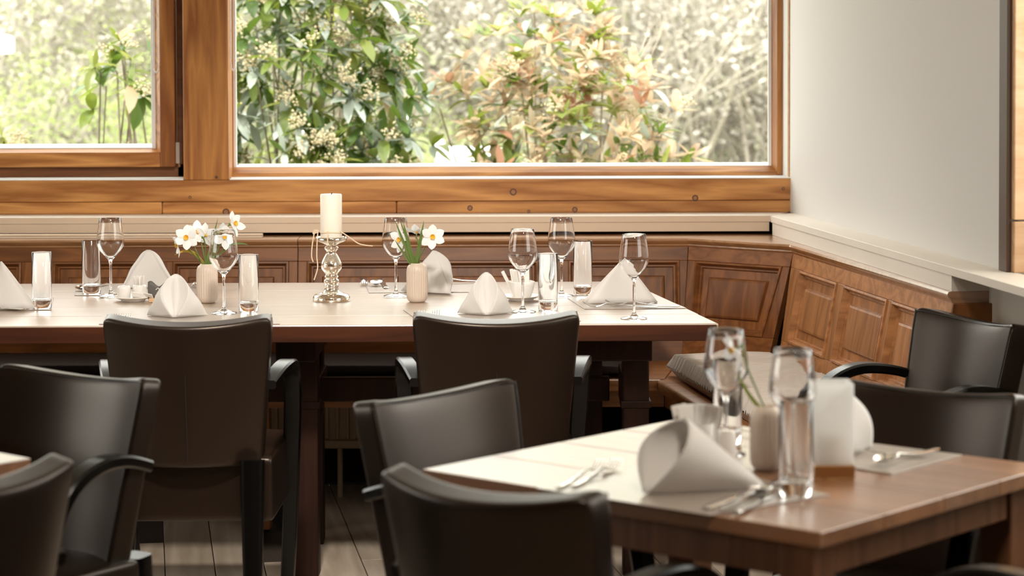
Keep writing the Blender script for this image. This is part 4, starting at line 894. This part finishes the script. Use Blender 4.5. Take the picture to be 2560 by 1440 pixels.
for k in range(34):
    a, r = random.uniform(0, 2 * PI), random.uniform(0, .011); o = link('toothpick', TPK); o.location = tp_base + Vector((r * math.cos(a), r * math.sin(a), .007))
    o.rotation_euler = (random.uniform(-.10, .10) - .12 * math.sin(a) * r / .011, random.uniform(-.06, .06) + .15 * math.cos(a) * r / .011, 0); tag(o, 'paper wrapped toothpick in the porcelain toothpick holder', 'toothpick', 'toothpicks in the white holder')
SACH = MB().box((-.021, -.0015, -.008), (.021, .0015, .008)).mesh('sachet', PAPER, bevel=.001, seg=1)
for k, (px, dy, rz, rx) in enumerate(((348, -.033, .2, .5), (366, -.034, -.4, .7))):
    o = link('sugar_sachet', SACH); o.location = on(s1, px, dy, .021); o.rotation_euler = (rx, .15, rz); tag(o, ('paper sachet in front of the toothpick holder', 'paper sachet at the right rim of the toothpick saucer')[k], 'sachet', 'paper sachets on the saucer')
sg = U(392, 757, z=ZT)
sgn = thing('slate_sign', (sg.x, sg.y + .012, ZT + .0006), 'small dark slate sign on a wooden foot behind the left pointed napkin', 'sign')
MB().box((-.024, -.010, 0), (.024, .010, .012)).build('wooden_foot', PINE_PALE, sgn, bevel=.0015)
MB().sheet(lambda u, v: (-.027 + .054 * u, 0, .008 + v * (.046 + .008 * math.sin(u * 7 + .6))), 12, 4).build('slate', SLATE, sgn, smooth=40); solid(kids(sgn)[-1] if kids(sgn)[-1].name.startswith('slate') else kids(sgn)[0], .004, 0)
P = cr_spline([Vector((-.004, -.0026, .036)), Vector((.002, -.0026, .041)), Vector((.006, -.0026, .036)), Vector((.003, -.0026, .027)), Vector((-.006, -.0026, .017)), Vector((.006, -.0026, .0165))], 5)
MB().tube(P, .0012, 6).build('chalk_numeral', CHALK, sgn, smooth=60)
# sugar bowl on saucer
s2 = saucer(1303, 751, 'white saucer under the sugar bowl on the right of the long table', .058)
sb = thing('sugar_bowl', s2 + Vector((.0, 0, .0079)), 'square white porcelain sugar bowl with paper sticks', 'bowl', rz=.35)
def sq(r, z, n=32):
    return [(math.copysign(abs(math.cos(a)) ** .45, math.cos(a)) * r, math.copysign(abs(math.sin(a)) ** .45, math.sin(a)) * r * .8, z) for a in [2 * PI * k / n for k in range(n)]]
v, f = [], []; rings = [(.024, 0), (.028, .004), (.033, .025), (.037, .046), (.0355, .048), (.034, .045), (.030, .02), (.022, .006)]
for r, z in rings: v += sq(r, z)
for i in range(len(rings) - 1):
    for k in range(32): f.append((i * 32 + k, i * 32 + (k + 1) % 32, (i + 1) * 32 + (k + 1) % 32, (i + 1) * 32 + k))
f += [tuple(reversed(range(32))), tuple((len(rings) - 1) * 32 + k for k in range(32))]
MB().add(v, f).build('bowl', PORCELAIN, sb, smooth=45)
STK = MB().box((-.005, -.0022, 0), (.005, .0022, .072)).mesh('sugar_stick', PAPER, bevel=.0015, seg=1)
for k in range(9):
    o = link('sugar_stick', STK); o.location = Vector(sb.location) + Vector((-.022 + .0052 * k, random.uniform(-.008, .008), .012)); o.rotation_euler = (random.uniform(-.25, .25), -.35 + .05 * k + random.uniform(-.12, .12), random.uniform(-.6, .6)); tag(o, 'white paper sugar stick standing in the square bowl', 'sugar stick', 'sugar sticks in the square bowl')
# lantern table extras
lp = U(2079, 1190, z=ZT); lan = thing('lantern', (lp.x, lp.y, ZT + .0006), 'frosted glass lantern on a bronze base with a candle inside', 'lantern', rz=.02)
hw = .0335
MB().box((-hw - .002, -hw - .002, 0), (hw + .002, hw + .002, .024)).build('bronze_base', BRASS, lan, bevel=.0015)
for k in range(4):
    M = Matrix.Rotation(k * PI / 2, 4, 'Z'); MB().box((-hw, -hw, .024), (hw - .0025, -hw + .0025, .165), M).build('pane', FROST, lan)
MB().lathe([(0, .0245), (.023, .0245), (.0235, .026), (.0235, .074), (.020, .076), (0, .073)], 32).build('tea_candle', WAX, lan, smooth=50, weld=True)
p = U(1816, 1150, z=ZT); o = MB().lathe([(0, 0), (.0165, 0), (.018, .003), (.017, .05), (.0155, .054), (0, .056)], 28).build('pepper_shaker', PORCELAIN, smooth=50, weld=True); o.location = (p.x, p.y, ZT + .0006); tag(o, 'slim white shaker behind the large napkin on the lantern table', 'shaker')
p = U(1745, 1124, z=ZT); sh_ = thing('sachet_holder', (p.x, p.y, ZT + .0006), 'white cup of paper sachets behind the large napkin', 'holder')
MB().lathe([(0, 0), (.027, 0), (.029, .003), (.031, .05), (.029, .05), (.027, .005), (0, .004)], 32).build('cup', PORCELAIN, sh_, smooth=50, weld=True)
SA2 = MB().box((-.014, -.0012, 0), (.014, .0012, .078)).mesh('sachet', PAPER, bevel=.0008, seg=1)
for k in range(9):
    o = link('sugar_sachet', SA2); o.location = Vector(sh_.location) + Vector((-.02 + .005 * k, random.uniform(-.009, .009), .006)); o.rotation_euler = (random.uniform(-.12, .12), -.2 + .05 * k, random.uniform(-.4, .4)); tag(o, 'upright paper sachet in the cup behind the large napkin', 'sachet', 'paper sachets in the cup')

# ================================================================ BLIND CORDS
BEAD = mat('white_beads', (.85, .84, .82), .4)
def cord(px0, px1, pyb, Y, label):
    a, b = U(px0, pyb - 26, y=Y), U(px1, pyb - 26, y=Y); zbot = U(px0, pyb, y=Y).z; r = abs(b.x - a.x) / 2; cx = (a.x + b.x) / 2; ztop = 2.28
    t = thing('blind_cord', (cx, Y, zbot), label, 'cord'); path = []
    z = ztop
    while z > a.z: path.append((a.x, z)); z -= .0058
    for k in range(1, 12): th = PI + PI * k / 12; path.append((cx + r * math.cos(th), a.z + (a.z - zbot) * math.sin(th)))
    z = a.z
    while z < ztop: path.append((b.x, z)); z += .0058
    mb = MB(); P = [Vector((x - cx, 0, z - zbot)) for x, z in path]
    for q in P: mb.add([(q.x + .0027 * math.cos(k * PI / 3) * c_, q.y + .0027 * math.sin(k * PI / 3) * c_, q.z + s_) for s_, c_ in ((-.0026, .3), (-.0012, .95), (.0012, .95), (.0026, .3)) for k in range(6)],
                       [(i * 6 + k, i * 6 + (k + 1) % 6, (i + 1) * 6 + (k + 1) % 6, (i + 1) * 6 + k) for i in range(3) for k in range(6)])
    mb.build('bead_chain', BEAD, t, smooth=80)['kind'] = 'stuff'
    MB().tube(P, .0008, 5).build('string', BEAD, t)
cord(383, 398, 181, YS - .012, 'white beaded blind cord looping at the left window sash')
cord(577, 588, 176, YW + .010, 'white beaded blind cord beside the timber post at the right window')

# ================================================================ GARDEN
def ground_z(x, y): 
    t = max(0, (y - 16)); return -.35 + .10 * min(t, 9) + .30 * max(0, t - 9) * (1 + .08 * math.sin(x * .3)) + .12 * math.sin(x * .7 + y * .4) + .1 * math.sin(y * .9 - x * .5)
gm, nt, b_ = nodes('hillside_ground'); N_, L2 = nt.nodes.new, nt.links.new
tc = N_('ShaderNodeTexCoord'); n1 = N_('ShaderNodeTexNoise'); n1.inputs['Scale'].default_value = .45; n1.inputs['Detail'].default_value = 8; n1.inputs['Roughness'].default_value = .7
rp = N_('ShaderNodeValToRGB'); e = rp.color_ramp.elements; e[0].position, e[1].position = .40, .62; e[0].color, e[1].color = (.26, .30, .14, 1), (.42, .38, .32, 1)
L2(tc.outputs['Object'], n1.inputs['Vector']); L2(n1.outputs['Fac'], rp.inputs[0]); L2(rp.outputs[0], b_.inputs['Base Color']); b_.inputs['Roughness'].default_value = 1
tag(MB().sheet(lambda u, v: (-16 + 32 * u, 8.55 + 60 * v, ground_z(-16 + 32 * u, 8.55 + 60 * v)), 40, 60).build('ground', gm, smooth=180), 'pale hillside ground outside the windows', kind='structure')
LV = {k: leafmat('leaf_' + k, c_, r_, t_, tc_) for k, (c_, r_, t_, tc_) in dict(dark=((.075, .125, .04), .2, .3, (.16, .25, .02)), mid=((.145, .195, .045), .28, .35, (.25, .31, .03)), lime=((.20, .24, .06), .35, .45, (.30, .32, .07)),
      grey=((.40, .45, .40), .18, .15, (.3, .35, .2)), peach=((.52, .38, .26), .45, .4, (.6, .45, .3)), cream=((.50, .42, .30), .45, .4, (.54, .45, .3)), rust=((.42, .22, .14), .45, .4, (.5, .25, .15))).items()}  # grey leaves have the sky's glare painted into their colour
BARK = mat('bark', (.30, .24, .18), .9, vary=.3)
def leaf_geo(l=1.0, w=.34, fold=.25, curl=.25):
    v, f = [], []; n = 5
    for i in range(n + 1):
        t = i / n; hw = w * .5 * math.sin(PI * min(1, t * .94 + .03)) ** .75 if i < n else .001; y = l * t; z = -curl * l * t * t
        v += [(-hw, y, z + fold * hw), (0, y, z), (hw, y, z + fold * hw)]
    for i in range(n):
        a = i * 3; f += [(a, a + 1, a + 4, a + 3), (a + 1, a + 2, a + 5, a + 4)]
    return v, f
LG = [leaf_geo(1, .36, .25, .15), leaf_geo(1, .40, .35, .35), leaf_geo(1, .30, .2, -.1)]
LMESH = {(k, i): MB().add(*LG[i]).mesh('leaf', LV[k], smooth=180) for k in LV for i in range(3)}
def leaf_matrix(p, d, up, s):
    d = d.normalized(); x = d.cross(up)
    if x.length < 1e-3: x = d.cross(Vector((1, 0, 0)))
    x.normalize(); z = x.cross(d)
    return Matrix.Translation(p) @ Matrix((x, d, z)).transposed().to_4x4() @ Matrix.Scale(s, 4)
def shrub(c, rad, nwh, cols, label, seed, L=.095, nmax=300, upright=0, flowers=0, zmin=.55, shape=None, branches=10):
    rr = random.Random(seed); c = Vector(c); root = thing('rhododendron_shrub', (c.x, c.y, ground_z(c.x, c.y)), label, 'shrub'); o0 = Vector(root.location)
    leaves, wh = [], []
    k = 0
    while k < nwh:
        d = Vector((rr.gauss(0, 1), rr.gauss(0, 1) - .3, rr.gauss(0, 1))).normalized(); q = rr.uniform(.35, 1) ** .5
        p = c + Vector((d.x * rad[0] * q, d.y * rad[1] * q, d.z * rad[2] * q))
        if p.z < zmin or (shape and not shape(p)): continue
        wh.append((p, d)); k += 1
    for p, d in wh:
        ax = (d + Vector((0, -.15, .5 + upright))).normalized(); nl = rr.randint(5, 8); a0 = rr.uniform(0, 6.28); kk = rr.choices(list(cols), list(cols.values()))[0]
        s1_ = ax.orthogonal().normalized(); s2_ = ax.cross(s1_)
        for i in range(nl):
            a = a0 + 2 * PI * i / nl + rr.uniform(-.25, .25); open_ = rr.uniform(.75, 1.5) - .45 * upright
            dd = ax * math.cos(open_) + (s1_ * math.cos(a) + s2_ * math.sin(a)) * math.sin(open_); dd.z -= .18
            kc = kk if rr.random() < .7 else rr.choices(list(cols), list(cols.values()))[0]
            leaves.append((leaf_matrix(p, dd, Vector((rr.uniform(-.3, .3), rr.uniform(-.3, .3), 1)), L * rr.uniform(.6, 1.15)), kc, rr.randrange(3), p.y))
    leaves.sort(key=lambda q: q[3])
    for M, kc, gi, _ in leaves[:nmax]: link('leaf', LMESH[(kc, gi)], root, Matrix.Translation(-o0) @ M)
    for kc in cols:
        mb = MB()
        for M, k2, gi, _ in leaves[nmax:]:
            if k2 == kc: mb.add(*LG[gi], M=Matrix.Translation(-o0) @ M)
        if mb.v: mb.build('inner_leaves', LV[kc], root, smooth=180)['kind'] = 'stuff'
    tw = MB()
    base = o0 + Vector((0, 0, -.05))
    for p, d in wh[::max(1, len(wh) // 26)]:
        m1 = base.lerp(p, .5) + Vector((rr.uniform(-.1, .1), rr.uniform(-.1, .1), .1)); st = Vector((base.x + rr.uniform(-.15, .15), base.y + rr.uniform(-.1, .1), base.z))
        tw.tube([q - o0 for q in (st, m1, p - d * .03, p)], [.008, .006, .0035, .002], 5)
    tw.build('branches', BARK, root, smooth=60)['kind'] = 'stuff'
    if flowers:
        fb = MB(); front = [q for q in wh if q[1].y < .15]
        for _ in range(flowers):
            p, d = rr.choice(front); p = p + d * .045 + Vector((0, -.03, .035))
            for _ in range(26):
                q = p + Vector((rr.gauss(0, .021), rr.gauss(0, .021), rr.gauss(0, .018))) - o0; s = rr.uniform(.004, .0075)
                fb.add([(q.x + s, q.y, q.z), (q.x - s, q.y, q.z), (q.x, q.y + s, q.z), (q.x, q.y - s, q.z), (q.x, q.y, q.z + s), (q.x, q.y, q.z - s)], [(0, 2, 4), (2, 1, 4), (1, 3, 4), (3, 0, 4), (2, 0, 5), (1, 2, 5), (3, 1, 5), (0, 3, 5)])
        fb.build('flower_clusters', leafmat('flower_cluster', (.62, .54, .36), .6, .3), root)['kind'] = 'stuff'
    return root
shrub((-.93, 10.5, 1.2), (.60, .45, .95), 420, dict(dark=5, mid=4, grey=4, lime=2, peach=.3), 'dense glossy dark green shrub with cream flower clusters outside, beside the timber post', 3, L=.125, flowers=250)
shrub((.17, 10.7, .92), (.62, .45, .74), 340, dict(peach=5, cream=3.5, mid=2, dark=1.4, lime=1.6, rust=.5, grey=.8), 'shrub with peach and cream young leaves outside the middle of the right window', 5, L=.108, upright=.6, flowers=30, shape=lambda p: p.x > -.17 or p.z > 1.22)
shrub((-1.56, 10.0, 1.28), (.20, .2, .24), 18, dict(dark=3, mid=3, lime=3, peach=.6), 'leafy branch tips outside, at the right edge of the left window', 9, L=.125, nmax=120, flowers=8, branches=4)
shrub((-2.17, 10.2, 1.10), (.13, .15, .12), 10, dict(cream=3, mid=3, lime=2), 'small blossoming shrub tip outside at the lower left corner of the left window', 11, L=.06, nmax=80, flowers=14)
# bare twigs beside the peach shrub
def grow(mb, p, d, L, r, depth, rr, spread=.5):
    n = 4; pts, rs = [p], [r]
    for i in range(n):
        d = (d + Vector((rr.uniform(-1, 1), rr.uniform(-1, 1), rr.uniform(-.6, .8))) * .16).normalized(); p = p + d * L / n; pts.append(p); rs.append(r * (1 - .55 * (i + 1) / n))
    mb.tube(pts, rs, 4 if depth > 1 else 3, cap=False)
    if depth == 0: return
    for k in range(rr.randint(2, 4)):
        q = rr.randint(1, n); dd = (d + Vector((rr.uniform(-1, 1), rr.uniform(-1, 1), rr.uniform(-.5, .9))) * spread * 1.5).normalized(); grow(mb, pts[q], dd, L * rr.uniform(.5, .75), rs[q] * .65, depth - 1, rr, spread)
TWIG = mat('pale_twig', (.55, .46, .36), .8)
for (bx, by, bz, tx, tz, L, seed, l) in ((.34, 10.8, .7, .55, 1, .75, 4, 'bare pale twigs rising above the peach coloured shrub'), (.55, 10.9, .55, 1.0, .55, .75, 8, 'bare twigs arching right of the peach coloured shrub')):
    rr = random.Random(seed); t = thing('bare_twigs', (bx, by, ground_z(bx, by)), l, 'twigs'); mb = MB(); o0 = Vector(t.location)
    mb.tube([(0, 0, 0), (0, 0, bz - o0.z)], .008, 5); grow(mb, Vector((0, 0, bz - o0.z)), Vector((tx, 0, tz)).normalized(), L, .007, 3, rr); mb.build('branches', TWIG, t, smooth=60)['kind'] = 'stuff'
# woodland on the slope behind
TREEBARK = mat('grey_beige_bark', (.40, .36, .31), .95, vary=.15)
PALELEAF = leafmat('pale_spring_leaf', (.37, .385, .25), .7, .45, (.46, .48, .28)); BEIGELEAF = leafmat('dry_beige_leaf', (.44, .41, .37), .8, .3)
GREENLEAF = leafmat('fresh_green_leaf', (.29, .36, .13), .7, .45, (.42, .5, .17))
def bare_tree(seed, h, lm, nl):
    rr = random.Random(seed); t = thing('woodland_tree', (0, 0, 0), None, 'tree'); mb = MB()
    tr = [Vector((0, 0, -.6))]; d = Vector((rr.uniform(-.15, .15), 0, 1))
    for i in range(6): tr.append(tr[-1] + d * (h / 6)); d = (d + Vector((rr.uniform(-.2, .2), rr.uniform(-.2, .2), 0))).normalized()
    mb.tube(tr, [.13 * (1 - .12 * i) for i in range(7)], 7); tm = mb.build('trunk', TREEBARK, t, smooth=60)
    bb = MB()
    for i in range(2, 7):
        for k in range(4): grow(bb, tr[i], Vector((rr.uniform(-1, 1), rr.uniform(-1, 1), rr.uniform(-.35, .7))).normalized(), h * .34, .035, 3, rr, .5)
    bb.build('branches', TREEBARK, t, smooth=60)['kind'] = 'stuff'
    lv = MB(); pts = [bb.v[rr.randrange(len(bb.v))] for _ in range(nl)]
    for q in pts:
        a, s = rr.uniform(0, 6.28), rr.uniform(.03, .065); u = Vector((math.cos(a), math.sin(a), rr.uniform(-.6, .6))) * s; w_ = Vector((-math.sin(a) * .5, math.cos(a) * .5, rr.uniform(-.8, .8))) * s; q = Vector(q) + Vector((rr.gauss(0, .06), rr.gauss(0, .06), rr.gauss(0, .06)))
        lv.add([q - u, q - w_, q + u, q + w_], [(0, 1, 2, 3)])
    lv.build('leaves', lm, t)['kind'] = 'stuff'; return t
def understory(seed, rad, lm, n, s0):
    rr = random.Random(seed); t = thing('woodland_bush', (0, 0, 0), None, 'bush'); bb = MB(); lv = MB()
    for k in range(26):
        d = Vector((rr.uniform(-1, 1), rr.uniform(-1, 1), rr.uniform(.5, 1.3))).normalized(); grow(bb, Vector((rr.uniform(-.4, .4) * rad, rr.uniform(-.3, .3) * rad, 0)), d, rad * .9, .016, 2, rr, .6)
    bb.build('branches', TREEBARK, t, smooth=60)['kind'] = 'stuff'
    for k in range(n):
        q = Vector(bb.v[rr.randrange(len(bb.v))]) + Vector((rr.gauss(0, .09), rr.gauss(0, .09), rr.gauss(0, .09))); a, s = rr.uniform(0, 6.28), rr.uniform(.5, 1.2) * s0
        u = Vector((math.cos(a), math.sin(a), rr.uniform(-.6, .6))) * s; w_ = Vector((-math.sin(a) * .5, math.cos(a) * .5, rr.uniform(-.8, .8))) * s
        lv.add([q - u, q - w_, q + u, q + w_], [(0, 1, 2, 3)])
    lv.build('leaves', lm, t)['kind'] = 'stuff'; return t
T1, T2 = bare_tree(21, 6.0, BEIGELEAF, 1800), bare_tree(22, 6.5, PALELEAF, 1800)
TREES = ((T1, -4.3, 22, .3, 'grey trunk tree at the far left of the woodland outside the left window'), (T2, 1.2, 24, 1.1, 'spring tree with sparse pale leaves in the woodland beyond the peach shrub'), (T1, 3.6, 21, 2.2, 'bare beige tree in the woodland at the right edge of the right window'),
         (T1, -1.0, 27, 3.1, 'bare tree far up the slope behind the dense green shrub'), (T2, -6.2, 27, .7, 'pale leaved tree far left on the slope beyond the left window'), (T1, 2.5, 30, 4.2, 'bare tree farthest up the slope beyond the right window'), (T2, 5.3, 27, 5.0, 'pale leaved tree at the far right of the slope'))
used = set()
for T, x, y, rz, l in TREES:
    o = T if T not in used else copy_tree(T); used.add(T); o.location = (x, y, ground_z(x, y)); o.rotation_euler = (0, 0, rz); tag(o, l, 'tree', 'woodland trees on the slope')
B1, B2, B3 = understory(31, 1.5, GREENLEAF, 11000, .022), understory(32, 1.6, BEIGELEAF, 11000, .020), understory(33, 1.5, PALELEAF, 11000, .022)
BUSHES = ((B1, -3.1, 18.2, 0, .9, 'fresh green bush filling the lower middle of the left window'), (B1, -.35, 17.6, 1.5, .55, 'low fresh green bush in the gap between the two near shrubs'), (B2, -4.4, 19.5, .4, 1.3, 'beige twiggy bush outside at the left of the left window'), (B3, -2.2, 20.5, 2.5, 1.5, 'pale green bush outside behind the leafy branch tips'),
          (B2, .4, 20.0, 1.0, 1.5, 'beige twiggy bush outside above the gap of the near shrubs'), (B2, 1.6, 19.6, 2.0, 1.5, 'beige twiggy bush outside right of the peach shrub'), (B2, 2.7, 20.6, 3.0, 1.5, 'beige twiggy bush at the right side of the right window'), (B3, 2.2, 22.5, 4.0, 1.7, 'pale green bush high at the right of the right window'), (B3, .0, 23, .9, 1.8, 'pale green bush high behind the two near shrubs'),
          (B2, -1.3, 21.0, 5.0, 1.5, 'beige twiggy bush hidden mostly behind the dense green shrub'), (B3, -3.6, 23.0, 4.4, 1.8, 'pale green bush high on the slope in the left window'), (B2, -5.4, 22.5, 2.9, 1.8, 'beige twiggy bush far left on the slope'), (B2, 3.9, 19.0, .2, 1.4, 'beige twiggy bush outside, last towards the right'))
for T, x, y, rz, s, l in BUSHES:
    o = T if T not in used else copy_tree(T); used.add(T); o.location = (x, y, ground_z(x, y) - .05); o.rotation_euler = (0, 0, rz); o.scale = (s,) * 3; tag(o, l, 'bush', 'woodland bushes on the slope')
# white garden table and shed eave
gp = U(1150, 405, y=14.5); gt = thing('garden_table', (gp.x + .1, 14.5, ground_z(gp.x, 14.5)), 'white garden table outside between the two near shrubs', 'table')
WHT = mat('white_paint_outdoor', (.85, .86, .86), .5); zt = U(1150, 372, y=14.5).z - gt.location.z
MB().box((-.24, -.3, zt - .09), (.16, .3, zt)).build('table_top', WHT, gt, bevel=.02, seg=3)
MB().box((-.26, -.32, zt - .03), (-.20, .32, zt + .04)).build('rim', WHT, gt, bevel=.01)
for x, y in ((-.15, -.22), (.1, -.22), (-.15, .22), (.1, .22)): MB().box((x - .03, y - .03, -.05), (x + .03, y + .03, zt - .09)).build('leg', WHT, gt, bevel=.004)
ep = U(30, 140, y=13.0); sh2 = thing('garden_shed', (ep.x - 1.29, 13.6, ground_z(ep.x - 1, 13.6)), 'pale garden shed of which only the white eave shows at the left window edge', 'shed')
ez = ep.z - sh2.location.z
MB().add([(-1.2, -.6, ez + .62), (1.0, -.6, ez), (1.0, .9, ez), (-1.2, .9, ez + .62), (-1.2, -.6, ez + .72), (1.0, -.6, ez + .10), (1.0, .9, ez + .10), (-1.2, .9, ez + .72)], [(0, 3, 2, 1), (4, 5, 6, 7), (0, 1, 5, 4), (1, 2, 6, 5), (2, 3, 7, 6), (3, 0, 4, 7)]).build('roof_slab', mat('pale_roof', (.78, .84, .84), .6), sh2, bevel=.01)
MB().box((-1.1, -.3, -.1), (.55, .7, ez + .05)).build('shed_wall', mat('shed_wall', (.45, .50, .48), .8), sh2)
